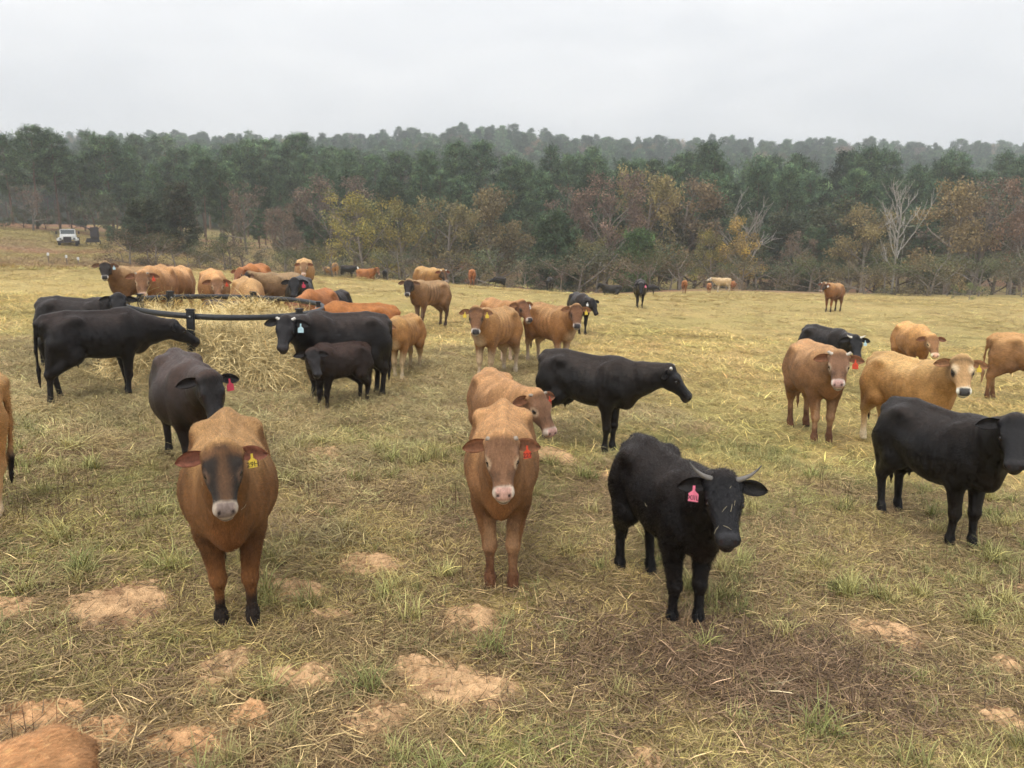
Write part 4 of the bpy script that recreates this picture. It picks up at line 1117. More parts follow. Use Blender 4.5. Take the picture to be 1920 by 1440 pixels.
def text_mesh(txt, size):
    cu = bpy.data.curves.new('lettering', 'FONT'); cu.body = txt; cu.size = size; cu.align_x = 'CENTER'; cu.align_y = 'CENTER'; cu.extrude = .0006
    cu.resolution_u = 2
    o = bpy.data.objects.new('lettering', cu); COL.objects.link(o)
    dg = bpy.context.evaluated_depsgraph_get(); dg.update()
    me = bpy.data.meshes.new_from_object(o.evaluated_get(dg)); bpy.data.objects.remove(o); bpy.data.curves.remove(cu)
    me.name = 'lettering'; me.materials.clear(); me.materials.append(M_INK)
    return me

def fur_mesh(V, Q, N, col, spec, info, count):
    """short coat hair, one slim triangle each"""
    r = np.random.default_rng(spec.get('seed', 1) + 77)
    nb = info['nbody']
    qb = Q[(Q < nb).all(1)]
    A = np.linalg.norm(np.cross(V[qb[:, 2]] - V[qb[:, 0]], V[qb[:, 3]] - V[qb[:, 1]]), axis=1)
    q = info['q']
    fq = q[qb[:, 0]]
    keep = ~((fq[:, 0] > .43) & (fq[:, 0] < .6) & (np.abs(fq[:, 1]) < .13) & (np.abs(fq[:, 2] + .05) < .16))
    for s in (1, -1): keep &= (np.linalg.norm(fq - np.array([.19, s * .115, .01]), axis=1) > .034)
    keep &= V[qb[:, 0], 2] > .06
    A = A * keep
    i = r.choice(len(qb), count, p=A / A.sum())
    a, b = r.random((2, count, 1))
    v = V[qb[i]]; p = (v[:, 0] * (1 - a) + v[:, 1] * a) * (1 - b) + (v[:, 3] * (1 - a) + v[:, 2] * a) * b
    n = N[qb[i, 0]]; c = col[qb[i, 0]].copy(); qq = q[qb[i, 0]]
    woolly = spec.get('woolly', 0.0)
    d = np.tile(np.array([-1.0, 0, -.55]), (count, 1))
    d[p[:, 2] < .62] = (-.2, 0, -1)
    front = (p[:, 0] > .5); d[front] = (-.35, 0, -1)
    inh = (qq[:, 0] > -.02) & (qq[:, 0] < .6) & (np.abs(qq[:, 1]) < .16) & (np.abs(qq[:, 2]) < .24)
    HM = info['HM']
    hd = np.stack([np.where(qq[:, 0] < .16, .7, -.8), qq[:, 1] * 9, np.zeros(count)], 1) @ HM
    d[inh] = hd[inh]
    d = d + r.normal(size=d.shape) * (.35 + 1.1 * woolly)
    d = d - n * (d * n).sum(1, keepdims=True); d /= np.linalg.norm(d, axis=1, keepdims=True) + 1e-9
    Lh = (.028 + .020 * r.random(count)) * spec.get('hair', 1.0)
    Lh = np.where(inh, Lh * .6, Lh); Lh = np.where(p[:, 2] < .5, Lh * .65, Lh)
    lift = .07 + .12 * r.random(count) + .5 * woolly * r.random(count)
    w = np.cross(n, d) * (.0012 + .0009 * r.random((count, 1)))
    tipp = p + d * Lh[:, None] + n * (Lh * lift)[:, None]
    P = np.stack([p - w - n * .002, p + w - n * .002, tipp], 1).reshape(-1, 3)
    shade = np.exp(r.normal(size=count) * (.22 if spec['coat'] == 'black' else .26))
    shade = shade * np.exp((.22 if spec['coat'] == 'black' else .34) * lumps(p * np.array([1.6, 1.6, .55]), spec.get('seed', 1) + 3, 46))
    c = np.clip(c * shade[:, None], .003, .9)
    CC = np.repeat(c, 3, 0).reshape(-1, 3, 3); CC[:, 2] *= 1.08
    return P, np.arange(3 * count).reshape(-1, 3), CC.reshape(-1, 3)

COW_N = 0
def make_cow(spec):
    """spec: name, label, pos (x,y), face (heading as seen: 0 towards the camera, 90 to the right), look (same for the head)"""
    global COW_N
    COW_N += 1
    spec.setdefault('seed', COW_N * 13)
    s = spec.get('s', 1.0)
    x, y = spec['pos']
    az = math.degrees(math.atan2(x, y))
    th = spec['face'] - az
    rel = (spec.get('look', spec['face']) - spec['face'] + 180) % 360 - 180
    spec['turn'] = rel
    V, Q, C, info = build_cow(spec)
    hd = np.array([math.sin(R(th)), -math.cos(R(th))])
    if 'anchor' in spec:      # pos is where a given point of the cow (its own x) stands
        x, y = np.array([x, y]) - hd * spec['anchor'] * s
    z = float(ground_z(x, y))
    # stand on the slope
    e = .5 * s
    zf = float(ground_z(x + hd[0] * e, y + hd[1] * e)); zr = float(ground_z(x - hd[0] * e, y - hd[1] * e))
    root = link(spec['name'], None)
    root.empty_display_size = .2
    root.location = (x, y, (zf + zr) / 2 - .032 - (.52 * s if spec.get('lying') else 0))
    root.rotation_euler = (0, -math.atan2(zf - zr, 2 * e) if not spec.get('lying') else 0, R(th - 90))
    root.scale = (s, s, s)
    tag(root, spec['label'], spec.get('cat', 'cow'), spec.get('group', 'cattle in the pasture'))
    dk = spec['coat'] in ('black', 'rusty')
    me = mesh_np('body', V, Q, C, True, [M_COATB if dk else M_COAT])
    body = link('body', me, root)
    hp = lambda a, b, c: info['poll'] + info['hs'] * (np.array([a, b, c]) @ info['HM'])
    near = spec['vox'] <= .022
    if spec['vox'] <= .03:
        for sg in (1, -1):
            v, f = sphere(hp(.186, sg * .1135, .012), .0240 * info['hs'], 10 if near else 6, 7 if near else 5)
            link('eye', mesh_np('eye', v, f, None, True, [M_EYE]), root)
    hk = spec.get('horns')
    if hk:
        L_, col0, up_, out_, rr = hk     # length, colour, upward, outward, base radius
        for sg in (1, -1):
            p0 = np.array([-.005, sg * .085, .070]); pts, rad = [], []
            for i in range(8):
                t = i / 7
                o = np.array([0, sg * out_ * (t - .18 * t * t), 0]) + np.array([-.55, 0, .85]) * up_ * (t * .35 + .65 * t * t)
                pts.append(hp(*(p0 + o * L_))); rad.append(rr * (1 - .80 * t) if L_ > .12 else rr * (1 - .25 * t))
            pts.append(pts[-1] + (pts[-1] - pts[-2]) * .25); rad.append(.003)
            v, f = tube(pts, rad, 8)
            c = np.tile(np.array(col0), (len(v), 1)); c *= (1.0 - .45 * smooth(.5, 1, np.repeat(np.linspace(0, 1, 9), 8)))[:, None] if L_ > .15 else 1
            link('horn', mesh_np('horn', v, f, c, True, [M_HORN]), root)
    for tg in spec.get('tags', ()):      # (side, colour, text)
        sg, colr, txt = tg[:3]; sc = tg[3] if len(tg) > 3 else 1.0
        rt, ax, nf, up = info['ears'][sg]
        c0 = rt + ax * info['el'] * (.42 if len(tg) < 5 else tg[4]) + nf * .020 - up * .012
        # plate hangs down from the ear, facing forward
        HMt = info['HM']; dn = -np.array([0, 0, 1.0]); dn = (HMt @ dn)
        dn = dn - nf * (dn @ nf) * .6; dn /= np.linalg.norm(dn)
        sd = np.cross(dn, nf); sd /= np.linalg.norm(sd); nn = np.cross(sd, dn)
        out = np.array([[-.008, -.005], [.008, -.005], [.009, .030], [.034, .052], [.034, .105], [-.034, .105], [-.034, .052], [-.009, .030]]) * sc
        vv = [c0 + sd * a + dn * b + nn * t for t in (.0015, -.0015) for a, b in out]
        vv = [hp(*v) for v in vv]
        n = 8
        me = bpy.data.meshes.new('ear_tag')
        me.from_pydata([tuple(v) for v in vv], [], [list(range(n)), list(range(2 * n - 1, n - 1, -1))] + [[i, i + n, (i + 1) % n + n, (i + 1) % n] for i in range(n)])
        me.materials.append(TAGS[colr]); me.update()
        to = link('ear_tag', me, root)
        to['label'] = {'red': 'orange red ear tag', 'crimson': 'red ear tag', 'pink': 'pink ear tag', 'yellow': 'yellow ear tag', 'blue': 'pale blue ear tag', 'white': 'white ear tag'}[colr]
        if txt:
            tm = text_mesh(txt, .040 * sc)
            lt = link('lettering', tm, to)
            o = hp(*(c0 + dn * .079 * sc + nn * .003)); X = (-sd @ HMt); Y = (-dn @ HMt); Z = (nn @ HMt)
            lt.matrix_local = Matrix(((X[0], Y[0], Z[0], o[0]), (X[1], Y[1], Z[1], o[1]), (X[2], Y[2], Z[2], o[2]), (0, 0, 0, 1)))
    if spec.get('fur'):
        N = vnormals(V, Q)
        fv, ff, fc = fur_mesh(V, Q, N, C, spec, info, int(spec['fur'] * 1.35))
        fo = link('coat_hair', mesh_np('coat_hair', fv, ff, fc, False, [M_FURB if dk else M_FUR]), root); fo['kind'] = 'stuff'
    if spec.get('straws'):
        r = np.random.default_rng(spec['seed'] + 5); parts = []
        cand = np.nonzero((info['q'][:, 0] > .02) & (info['q'][:, 0] < .42) & (np.abs(info['q'][:, 1]) < .09) & (info['q'][:, 2] > .02))[0]
        Nv = vnormals(V, Q)
        for _ in range(spec['straws']):
            i = r.choice(cand) if r.random() < .3 else r.integers(info['nbody'])
            p = V[i] + Nv[i] * .012; d = r.normal(size=3); d -= Nv[i] * (d @ Nv[i]); d /= np.linalg.norm(d); L = .008 + .022 * r.random()
            parts.append(tube([p - d * L, p + Nv[i] * .004, p + d * L], [.0009, .0012, .0007], 4))
        v, f = join(parts)
        link('hay_straws', mesh_np('hay_straws', v, f, np.tile((.58, .50, .33), (len(v), 1)), False, [M_STRAW]), root)['kind'] = 'stuff'
    return root
# ------------------------------------------------------------------ hay feeder and hay
M_POLY = mat('black_poly_pipe', (.022, .023, .025), rough=.42, spec=.45, noise=.25, nscale=8, bump=.12, bscale=25)
M_BOLT = mat('bolt', (.55, .55, .53), rough=.35, metallic=.8)
FZ = float(ground_z(*FEED))
def ring(R_, z, r, n=72, m=10, wob=0.0):
    V, Qd = [], []
    for i in range(n):
        a = 2 * math.pi * i / n
        for j in range(m):
            b = 2 * math.pi * j / m
            rr = R_ + r * math.cos(b)
            V.append([rr * math.cos(a), rr * math.sin(a), z + r * math.sin(b) + wob * math.sin(2 * a + .6)])
    for i in range(n):
        for j in range(m): Qd.append([i * m + j, ((i + 1) % n) * m + j, ((i + 1) % n) * m + (j + 1) % m, i * m + (j + 1) % m])
    return np.array(V), np.array(Qd)
def box_mesh(name, x0, x1, y0, y1, z0, z1, m, bev=.008):
    import bmesh
    bm = bmesh.new(); bmesh.ops.create_cube(bm, size=1.0)
    for v in bm.verts: v.co = Vector(((x0 + x1) / 2 + v.co.x * (x1 - x0), (y0 + y1) / 2 + v.co.y * (y1 - y0), (z0 + z1) / 2 + v.co.z * (z1 - z0)))
    if bev: bmesh.ops.bevel(bm, geom=bm.edges[:], offset=bev, segments=2, affect='EDGES')
    me = bpy.data.meshes.new(name); bm.to_mesh(me); bm.free(); me.materials.append(m); return me
feeder = link('hay_feeder', None, None, (FEED[0], FEED[1], FZ)); feeder.rotation_euler = (0, math.atan(.055), 0)
tag(feeder, 'round black pipe hay feeder ring standing over the hay', 'feeder')
v, q = ring(FEED_R, 1.10, .046, wob=.012); link('top_rail', mesh_np('top_rail', v, q, None, True, [M_POLY]), feeder)
v, q = ring(FEED_R + .02, .10, .045); link('bottom_ring', mesh_np('bottom_ring', v, q, None, True, [M_POLY]), feeder)
post_me = box_mesh('post', -.058, .058, -.035, .035, -.05, 1.19, M_POLY, .012)
cap_me = box_mesh('cap', -.066, .066, -.043, .043, 1.185, 1.215, M_POLY, .008)
vb, qb = sphere((0, -.002, 0), .016, 8, 6); bolt_me = mesh_np('bolt', vb, qb, None, True, [M_BOLT])
for a in (178, 150, 92, 15, -30, -88):
    p = link('post', post_me, feeder, ((FEED_R - .086) * math.cos(R(a)) if a > 0 else (FEED_R + .086) * math.cos(R(a)), (FEED_R - .086) * math.sin(R(a)) if a > 0 else (FEED_R + .086) * math.sin(R(a)), 0), (0, 0, R(a - 90)))
    link('cap', cap_me, p); link('bolt', bolt_me, p, (0, -.036 if a > 0 else .036, 1.10)); link('bolt', bolt_me, p, (0, .036 if a > 0 else -.036, 1.10))
# the hay itself
def pile_h(x, y):
    dx, dy = x - FEED[0], y - FEED[1]
    r_ = np.hypot(dx, dy) + .42 * (fbm(x * 1.3 + 4, y * 1.3, 3) - .5)
    top = .62 + .24 * np.exp(-((dx - .45) ** 2 + (dy - .1) ** 2) / .5) + .06 * np.exp(-((dx + .9) ** 2 + dy ** 2) / .4) - .18 * np.exp(-((dx + .35) ** 2 + (dy + .6) ** 2) / .12)
    return smooth(1.84, 1.52, r_) * (top + .20 * (fbm(x * 3 + 9, y * 3, 3) - .5)) - .03
n = 90
gx, gy = np.meshgrid(np.linspace(-2.2, 2.2, n), np.linspace(-2.2, 2.2, n), indexing='ij'); hx_, hy_ = gx + FEED[0], gy + FEED[1]
hz_ = surf_z(hx_, hy_) + pile_h(hx_, hy_)
ii = np.arange(n * n).reshape(n, n); q = np.stack([ii[:-1, :-1], ii[1:, :-1], ii[1:, 1:], ii[:-1, 1:]], -1).reshape(-1, 4)
q = q[pile_h(hx_, hy_).reshape(-1)[q].max(1) > -.02]
hay = link('hay_pile', None, None, (FEED[0], FEED[1], FZ)); tag(hay, 'golden pile of loose hay inside the black feeder ring', 'hay')
M_HAY = mat('packed_hay', (.62, .50, .26), rough=.9, spec=.1, noise=.5, nscale=18, nstretch=(1, 1, 2.5), bump=1.0, bscale=35)
link('packed_hay', mesh_np('packed_hay', np.stack([hx_ - FEED[0], hy_ - FEED[1], hz_ - FZ], -1).reshape(-1, 3), q, None, True, [M_HAY]), hay)
k = 3600
px_ = FEED[0] + (rng.random(k) * 2 - 1) * 2.0; py_ = FEED[1] + (rng.random(k) * 2 - 1) * 2.0
hh = pile_h(px_, py_); kk = hh > .0; px_, py_, hh = px_[kk], py_[kk], hh[kk]
e = .12
full = lambda x, y: surf_z(x, y) + pile_h(x, y)
nn = np.stack([-(full(px_ + e, py_) - full(px_ - e, py_)) / (2 * e), -(full(px_, py_ + e) - full(px_, py_ - e)) / (2 * e), np.ones(len(px_))], 1)
Pn = np.stack([px_ - FEED[0], py_ - FEED[1], full(px_, py_) - FZ - .01], 1)
so = scatter('hay_strands', PROTO['hay'], Pn, 1.1 + .9 * rng.random(len(px_)), HAYC(len(px_)) * np.array([1.62, 1.65, 1.70]), label=None, normals=nn, parent=hay)

# ------------------------------------------------------------------ things far off on the left
M_WHITE = mat('white_truck_paint', (.74, .75, .74), rough=.45, spec=.4, noise=.12, nscale=3)
M_DARK = mat('dark_metal', (.045, .04, .045), rough=.6, noise=.2, nscale=4)
M_GLASS = mat('truck_glass', (.10, .12, .13), rough=.12, spec=.6)
M_TYRE = mat('tyre_rubber', (.025, .025, .025), rough=.85)
tx_, ty_ = at_depth(143, 88)
tz_ = float(ground_z(tx_, ty_))
truck = link('white_truck', None, None, (tx_, ty_, tz_ - .05)); truck.scale = (.86, .86, .86)
truck.rotation_euler = (0, 0, R(26)); tag(truck, 'old white truck parked on the brown slope at the left', 'truck')
# built facing -y
def part(name, m, *b, bev=.04, par=truck):
    return link(name, box_mesh(name, *b, m, bev), par)
part('hood', M_WHITE, -.72, .72, -2.2, -.9, .75, 1.42, bev=.12)
g_ = part('grille', M_DARK, -.46, .46, -2.24, -2.18, .62, 1.18, bev=.02)
for i in range(4): part('bar', M_TYRE, -.44, .44, -2.255, -2.235, .68 + i * .12, .72 + i * .12, bev=.005, par=g_)
for s in (1, -1):
    part('fender', M_WHITE, s * .95 - .26, s * .95 + .26, -2.15, -.95, .55, 1.10, bev=.14)
    part('headlight', M_GLASS, s * .78 - .12, s * .78 + .12, -2.26, -2.16, .82, 1.02, bev=.03)
    part('mirror', M_DARK, s * 1.28 - .10, s * 1.28 + .10, -.85, -.80, 1.5, 1.85, bev=.02)
    for yy in (-1.6, 2.2):
        vw, qw = tube([(s * .82, yy, .45), (s * 1.12, yy, .45)], [.46, .46], 18); vw2, qw2 = tube([(s * .80, yy, .45), (s * 1.13, yy, .45)], [.24, .24], 14)
        vv_ = np.concatenate([vw, [[s * .82, yy, .45], [s * 1.12, yy, .45]]]); 
        me = bpy.data.meshes.new('wheel'); nv = 18
        me.from_pydata([tuple(p) for p in vv_], [], [list(map(int, f)) for f in qw] + [[36, (i + 1) % nv, i] for i in range(nv)] + [[37, nv + i, nv + (i + 1) % nv] for i in range(nv)])
        me.materials.append(M_TYRE); link('wheel', me, truck)
part('bumper', M_DARK, -1.15, 1.15, -2.38, -2.26, .42, .62, bev=.03)
part('cab', M_WHITE, -.92, .92, -.92, .6, .75, 1.50, bev=.06)
part('cab_roof', M_WHITE, -.84, .84, -.66, .55, 2.02, 2.14, bev=.05)
part('windshield', M_GLASS, -.78, .78, -.72, -.66, 1.52, 2.03, bev=.01)
for s in (1, -1): part('pillar', M_WHITE, s * .82 - .05, s * .82 + .05, -.72, .5, 1.48, 2.05, bev=.02)
part('rear_window', M_GLASS, -.7, .7, .46, .52, 1.52, 2.0, bev=.01)
part('flat_bed', M_DARK, -1.1, 1.1, .75, 3.6, .85, 1.05, bev=.02)
hop = link('machine', None, None, (tx_ + 1.55, ty_ + 1.6, tz_)); hop.rotation_euler = (0, 0, R(20)); hop.scale = (.72, .72, .85); tag(hop, 'dark farm machine with a slanting boom beside the white truck', 'machine')
part('hopper', M_DARK, .15, 1.25, -.5, .8, .9, 2.35, bev=.06, par=hop)
part('frame', M_DARK, -.5, 1.3, -.3, .5, .35, .9, bev=.04, par=hop)
v_, q_ = tube([(1.2, 0, 2.3), (.2, 0, 2.1), (-1.2, 0, 2.55), (-2.4, 0, 2.8)], [.07, .10, .09, .06], 6); link('boom', mesh_np('boom', v_, q_, None, False, [M_DARK]), hop)
for s in (-.3, 1.1):
    v_, q_ = tube([(s, -.35, .35), (s, .55, .35)], [.36, .36], 14); link('wheel', mesh_np('wheel', v_, q_, None, False, [M_TYRE]), hop)
M_STAKE = mat('stake_wood', (.22, .17, .12), rough=.9)
for i, (px, py, lab) in enumerate(((92, 492, 'left of three white topped stakes on the brown slope'), (126, 494, 'middle of three white topped stakes on the brown slope'), (148, 496, 'right and smallest of three white topped stakes on the brown slope'))):
    x, y = on_ground(px, py + 4); z = float(ground_z(x, y))
    st = link('marker_stake', None, None, (x, y, z - .05)); tag(st, lab, 'stake')
    hgt = .62 - .08 * i
    link('stake', box_mesh('stake', -.03, .03, -.03, .03, 0, hgt, M_STAKE, .006), st); link('cap', box_mesh('cap', -.06, .06, -.05, .05, hgt, hgt + .20, M_WHITE, .02), st)
# fence across the gap in the trees
fx0 = -4.5; fence = link('wire_fence', None, None, (fx0, 104, float(ground_z(fx0, 104)))); tag(fence, 'low wire fence on wooden posts seen through the gap in the trees', 'fence')
for i in range(5): link('post', box_mesh('post', i * 2.6 - .07, i * 2.6 + .07, -.07, .07, -.3, 1.45, M_STAKE, .02), fence)
for zz in (.5, .9, 1.3):
    v_, q_ = tube([(-.5, 0, zz), (5, .02, zz - .03), (11, 0, zz)], [.012, .012, .012], 4); link('wire', mesh_np('wire', v_, q_, None, False, [M_DARK]), fence)

# ------------------------------------------------------------------ the herd
G = on_ground
STUB = (.060, (.34, .28, .22), .22, .95, .019)
WHITE_STUB = (.075, (.72, .69, .62), .40, .85, .021)
LONG = (.20, (.17, .155, .14), .58, 1.05, .021)
def hip(px, py, s, hh=1.29): return G(px, py, hh * s)
herd = [
 # ---- nearest
 dict(name='cow', label='brown cow with a dark face and yellow ear tag, nearest on the left', pos=(-1.95, 5.05), face=-2, s=1.018, neck=27, pitch=38, look=0, head=.72, coat='brown', fat=1.08, bone=.8, tags=((1, 'yellow', '29H'),), fur=52000, hair=.9, straws=7, poll=1.15, vox=.0145, legs=(.02, -.03, 0, 0)),
 dict(name='cow', label='orange cow facing the camera in the centre, stub horns and orange red tag', pos=(-0.08, 5.89), face=-1, s=1.03, neck=19, pitch=38, look=2, head=.76, coat='orange', fat=.98, bone=.8, tags=((1, 'red', '227'),), horns=STUB, fur=52000, hair=.85, vox=.0138, spread=-.012, legs=(.0, .01, 0, 0)),
 dict(name='cow', label='orange cow standing behind the centre cow, head turned to the right', pos=(-0.13, 8.16), face=15, s=0.93, neck=11, pitch=48, look=36, coat='orange', fat=1.1, bone=.45, tags=((1, 'red', '240'),), horns=STUB, fur=36000, hair=.85, vox=.0155),
 dict(name='horned_heifer', cat='cow', label='woolly black heifer with long pale horns and a pink ear tag', pos=(1.17, 5.44), face=27, s=0.955, neck=25, pitch=32, look=4, coat='black', fat=.93, bone=.8, tags=((-1, 'pink', 'XIIL', 1.12),), horns=LONG, fur=60000, hair=1.0, woolly=.55, straws=16, vox=.0138, udder=False, muzzle=False, legs=(.04, -.02, .06, -.06), tail=-.06),
 dict(name='cow', label='black cow at the right edge looking at the camera, no horns', pos=(4.28, 7.39), face=46, s=1.031, neck=27, pitch=38, look=2, coat='black', fat=1.16, bone=.7, fur=42000, hair=.75, vox=.016, legs=(.05, -.03, .0, .05), tail=.10, roll=3),
 dict(name='cow', label='black cow walking to the right with white horn stubs, beside the centre cows', pos=(0.95, 9.71), face=63, s=0.98, neck=6, pitch=43, look=76, coat='black', fat=.96, bone=.8, horns=WHITE_STUB, fur=32000, hair=.7, vox=.016, legs=(.02, .0, -.10, .06), nl=.54),
 dict(name='cow', label='dark rusty black cow with a red ear tag standing behind the brown cow', pos=(-3.36, 7.75), face=10, s=0.98, neck=9, pitch=62, look=14, coat='rusty', fat=1.26, bone=.45, tags=((1, 'crimson', None, 1.25),), fur=34000, hair=.75, vox=.0165, ear=.23, ear_w=.07),
 dict(name='cow', label='tan cow cut by the left edge, only its rump showing', pos=G(2, 966), anchor=-.66, face=-72, look=-72, coat='tan', s=1.05, fat=1.15, bone=.3, neck=0, fur=30000, vox=.018),
 dict(name='cow', label='back of an orange brown cow at the bottom left corner', pos=G(-125, 1452, 1.24), anchor=-.387, face=-66, s=.96, neck=-20, look=-85, coat='orange', fat=1.1, bone=.3, fur=90000, hair=.8, vox=.014),
 # ---- at the feeder
 dict(name='cow', label='large black cow at the left reaching its head into the hay', pos=(-5.72, 10.5), face=110, s=1.0, neck=-16, pitch=34, look=92, coat='black', fat=.98, bone=.9, fur=26000, hair=.8, vox=.018, legs=(.05, -.04, .12, -.14), nl=.52, tail=.05),
 dict(name='cow', label='black cow behind the large left one, its face turned to the camera', pos=(-6.98, 12.31), face=55, s=0.952, neck=22, pitch=38, look=-4, coat='black', fat=1.1, bone=.3, fur=14000, vox=.022, ear=.22, ear_w=.07),
 dict(name='cow', label='black cow with white horn stubs and a pale blue tag right of the hay', pos=(-2.58, 11.27), face=-66, s=1.055, neck=4, pitch=47, look=-7, coat='black', fat=1.05, bone=.4, tags=((1, 'blue', None, 1.25),), horns=WHITE_STUB, fur=22000, hair=.7, vox=.018),
 dict(name='calf', label='fluffy dark brown calf standing in front of the black cow by the hay', pos=(-2.51, 10.81), face=-52, s=.76, neck=4, pitch=44, look=20, head=.95, coat='rusty', fat=.95, bone=.1, fur=30000, hair=1.3, woolly=.5, vox=.024, udder=False, muzzle=False, cat='calf'),
 dict(name='cow', label='red brown cow hidden behind the black cow with the blue tag', pos=(-2.82, 13.62), face=-80, s=.985, neck=-20, look=-85, coat='red', fat=1.02, bone=.7, fur=9000, vox=.022),
 dict(name='calf', label='fawn calf with white legs behind the red brown cow', pos=(-1.92, 13.54), face=-22, s=.868, neck=3, pitch=44, look=-30, coat='jersey', fat=.95, bone=.5, fur=12000, vox=.022, udder=False, cat='calf', legs=(.08, -.06, .1, -.05)),
 dict(name='horned_cow', cat='cow', label='dark horned cow with its head down in the hay behind the feeder', pos=(-5.75, 15.4), face=52, s=.75, neck=-6, pitch=45, look=30, coat='rusty', horns=(.22, (.42, .38, .33), .8, .9, .023), fur=9000, vox=.022),
 dict(name='cow', label='tan ribbed cow eating behind the feeder, its head hidden by the rail', pos=(-5.45, 15.95), face=8, s=1.09, neck=-30, pitch=62, look=4, coat='tan', bone=1.0, fur=9000, vox=.024, streak=1.6),
 dict(name='cow', label='small red cow eating at the right back of the feeder', pos=(-4.08, 16.1), face=-26, s=.97, neck=-10, pitch=40, look=-24, coat='red', bone=.9, fur=7000, vox=.024),
 dict(name='calf', label='woolly black calf with a pink ear tag behind the red brown cow', pos=(-4.12, 18.01), face=-21, s=.835, neck=1, pitch=43, look=-10, coat='black', bone=.1, tags=((1, 'pink', None, 1.3),), fur=12000, woolly=.6, vox=.024, udder=False, muzzle=False, cat='calf'),
 dict(name='cow', label='orange cow facing the camera behind the feeder, left of the tan ribbed cow', pos=(-6.94, 17.97), face=5, s=1.065, neck=-3, pitch=44, look=1, coat='orange', fat=1.15, bone=.3, tags=((1, 'red', None),), fur=8000, vox=.024),
 dict(name='cow', label='orange cow with stub horns facing the camera, above the left end of the feeder', pos=(-7.83, 17.0), face=-16, s=1.14, neck=2, pitch=52, look=-4, coat='orange', fat=1.1, bone=.4, horns=STUB, tags=((1, 'red', None),), fur=8000, vox=.024),
 dict(name='cow', label='orange cow half hidden behind the stub horned one above the feeder', pos=(-8.06, 18.59), face=-15, s=1.05, neck=-12, look=-25, coat='orange', fat=1.15, bone=.3, vox=.028),
 dict(name='cow', label='brown cow with a black face and white muzzle behind the left black cow', pos=(-9.16, 18.9), face=-66, s=1.0, neck=22, pitch=39, look=-3, coat='dun', bone=.2, streak=.3, tags=((1, 'blue', None),), fur=8000, vox=.024),
 dict(name='cow', label='dull tan ribbed cow with a dark head, behind the feeder', pos=(-5.82, 19.47), face=-40, s=1.0, neck=12, pitch=34, look=-70, coat='dun', bone=1.0, fur=7000, vox=.026, streak=1.8),
 dict(name='cow', label='black cow with a red ear tag among the cattle behind the feeder', pos=(-4.99, 18.14), face=-6, s=1.038, neck=11, pitch=41, look=-5, coat='black', fat=1.1, bone=.2, tags=((1, 'crimson', None, 1.3),), vox=.026),
 dict(name='cow', label='dark red cow with a pale rump, farthest left of the far group', pos=(-7.29, 22.04), face=-22, s=1.02, neck=-3, pitch=38, look=-26, coat='red', bone=.5, vox=.03),
 dict(name='cow', label='orange cow facing the camera alone behind the feeder group', pos=(-6.84, 25.57), face=0, s=1.042, neck=2, pitch=42, look=-3, coat='orange', fat=1.1, bone=.2, vox=.03),
 # ---- middle
 dict(name='cow', label='thin brown cow with a dark head and white legs, looking left of the centre', pos=(-2.22, 20.33), face=-42, s=.99, neck=11, pitch=43, look=-8, coat='dun', bone=1.0, fat=.92, fur=9000, vox=.024, streak=1.8, legs=(.02, -.02, .06, -.04)),
 dict(name='cow', label='orange cow with a dark head showing behind the thin brown cow', pos=(-2.93, 26.81), face=32, s=.985, neck=7, pitch=46, look=26, coat='brown', horns=WHITE_STUB, vox=.034),
 dict(name='cow', label='fawn cow with yellow tags in both ears and a pale chest', pos=(-0.33, 13.99), face=-28, s=1.027, neck=15, pitch=48, look=1, coat='jersey', fat=.98, bone=.8, tags=((1, 'yellow', None), (-1, 'yellow', None)), fur=14000, vox=.021, poll=1.2, spread=.01),
 dict(name='cow', label='red brown cow with a white muzzle turned right, behind the fawn cow', pos=(-0.27, 16.23), face=24, s=1.008, neck=17, pitch=41, look=31, coat='jersey', bone=.8, tags=((1, 'white', None),), fur=8000, vox=.024),
 dict(name='cow', label='brown cow with a grey muzzle facing the camera, right of the fawn cow', pos=(0.80, 15.59), face=37, s=1.03, neck=21, pitch=40, look=3, coat='jersey', bone=1.0, fat=1.05, tags=((1, 'yellow', None),), fur=12000, vox=.022, poll=1.2),
 dict(name='cow', label='black cow with a white ear tag looking right, behind the brown cow', pos=(1.89, 21.44), face=15, s=.9, neck=-5, pitch=54, look=36, coat='black', bone=.2, tags=((-1, 'white', None, 1.2),), vox=.026),
 # ---- right
 dict(name='cow', label='orange cow with stub horns and an orange red tag, right of the centre', pos=(4.52, 11.2), face=20, s=1.11, neck=10, pitch=38, look=1, coat='orange', fat=1.1, bone=.3, horns=(.085, (.55, .48, .40), .45, .9, .023), tags=((1, 'red', None, 1.2),), fur=32000, hair=.8, vox=.0165, legs=(.0, .03, -.02, .06)),
 dict(name='horned_cow', cat='cow', label='black cow with white horns and a blue tag behind the orange cow', pos=(6.41, 15.51), face=38, s=.982, neck=4, pitch=42, look=12, coat='black', bone=.5, horns=(.13, (.74, .70, .62), .45, 1.0, .024), tags=((1, 'blue', None, 1.1),), fur=9000, vox=.022),
 dict(name='cow', label='tan cow with dark eye patches and a white ringed black nose on the right', pos=(5.60, 10.6), face=42, s=1.085, neck=28, pitch=42, look=9, coat='tan', bone=.8, fat=.98, tags=((1, 'yellow', None, .9),), fur=28000, hair=.75, vox=.0175, poll=1.2, streak=.4),
 dict(name='cow', label='tan cow with lowered head behind the one with dark eye patches', pos=(8.93, 16.96), face=20, s=1.033, neck=-7, pitch=46, look=19, coat='orange', bone=.8, fur=9000, vox=.022),
 dict(name='cow', label='orange cow cut by the right edge, its hind legs showing', pos=(10.35, 15.1), face=96, s=1.10, neck=10, look=85, coat='orange', fat=1.08, bone=.6, fur=14000, vox=.022, legs=(0, 0, .08, -.05)),
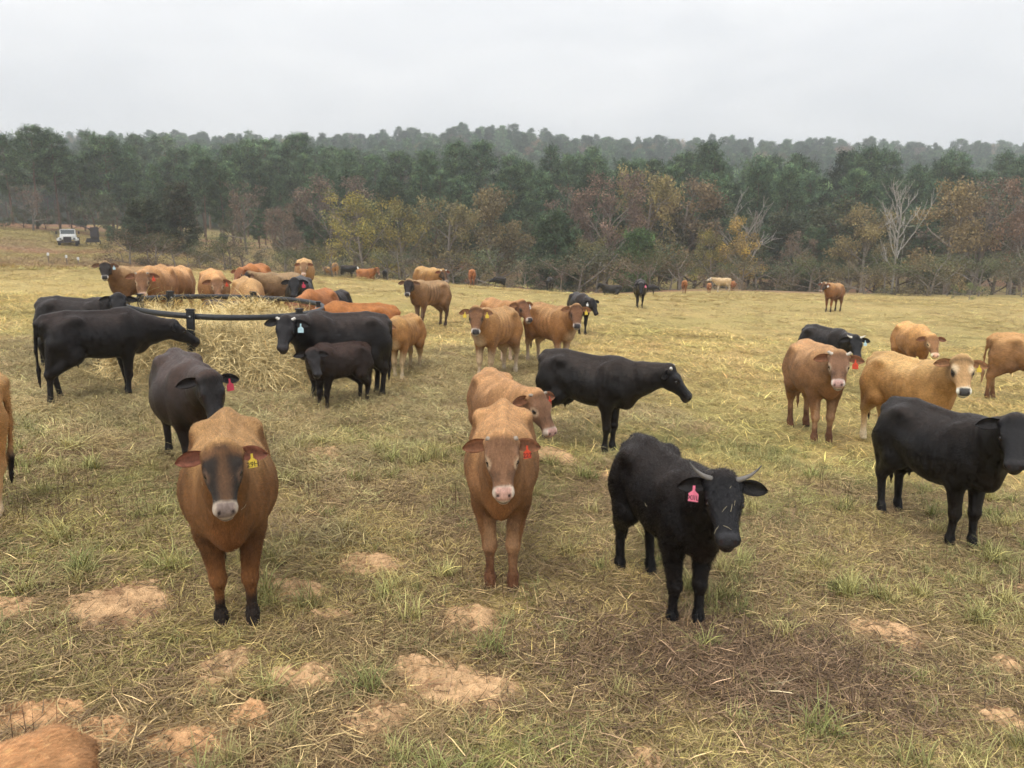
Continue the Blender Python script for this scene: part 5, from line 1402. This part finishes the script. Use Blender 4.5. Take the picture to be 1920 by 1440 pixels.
 dict(name='cow', label='brown cow with white horn tips standing alone far on the right', pos=(14.59, 35.02), face=-24, s=1.022, neck=11, pitch=45, look=-25, coat='brown', fat=1.08, bone=.3, horns=WHITE_STUB, tags=((1, 'white', None, 1.2),), vox=.03),
 # ---- far
 dict(name='cow', label='brown cow seen from behind at the far edge, left of the tree gap', pos=at_depth(886, 57), face=178, look=180, coat='red', s=1.0, neck=-30, vox=.04),
 dict(name='cow', label='black cow grazing at the far edge below the golden brown tree', pos=at_depth(934, 50), face=-80, look=-80, coat='black', s=.62, neck=-40, vox=.045),
 dict(name='cow', label='black cow with its head down at the far edge before the dark cedar', pos=at_depth(1030, 60), face=-12, look=-14, coat='black', s=.90, neck=-30, pitch=75, vox=.042),
 dict(name='lying_cow', cat='cow', label='black cow lying down at the far edge, left of the standing black cow', pos=at_depth(1146, 57), face=-82, look=-60, coat='black', s=1.0, neck=25, lying=True, vox=.042),
 dict(name='cow', label='black cow with a pink ear tag walking towards the camera far off', pos=G(1200, 579), anchor=.42, face=2, look=2, coat='black', s=.90, neck=-4, tags=((1, 'pink', None, 1.3),), vox=.036),
 dict(name='calf', cat='calf', label='small black calf just right of the far walking black cow', pos=at_depth(1219, 56), face=70, look=70, coat='black', s=.62, neck=-25, vox=.045, udder=False),
 dict(name='cow', label='red brown cow grazing far off, right of the black calf', pos=at_depth(1282, 60), face=175, look=178, coat='red', s=.80, neck=-35, vox=.045),
 dict(name='cow', label='pale cream cow standing sideways far off before the yellow trees', pos=at_depth(1352, 62), face=-80, look=-84, coat='pale', s=.90, bone=.8, neck=10, pitch=25, vox=.04),
 dict(name='calf', cat='calf', label='small brown calf beside the pale cream cow', pos=at_depth(1328, 60), face=8, look=0, coat='red', s=.62, neck=-10, vox=.045, udder=False),
 dict(name='calf', cat='calf', label='small brown calf behind the pale cream cow', pos=at_depth(1371, 64), face=160, look=160, coat='red', s=.66, neck=-20, vox=.045, udder=False),
 dict(name='cow', label='tan cow seen from behind at the far left edge of the pasture', pos=at_depth(632, 62), face=178, look=178, coat='tan', s=.98, neck=-25, vox=.045),
 dict(name='calf', cat='calf', label='tan calf beside the far tan cow', pos=at_depth(616, 61), face=-20, look=-20, coat='tan', s=.7, neck=0, vox=.05, udder=False),
 dict(name='cow', label='black cow with a white face far off beside the tan cow', pos=at_depth(655, 56), face=62, look=40, coat='black', s=.78, neck=0, blaze=.12, vox=.045),
 dict(name='lying_cow', cat='cow', label='red brown cow lying at the far edge below the bright yellow tree', pos=at_depth(688, 50), face=50, look=45, coat='red', s=1.0, neck=20, lying=True, vox=.045),
 dict(name='cow', label='tiny black cow far off below the paler yellow tree', pos=at_depth(724, 62), face=175, look=175, coat='black', s=.7, neck=-20, vox=.05),
]
for c in herd: make_cow(c)
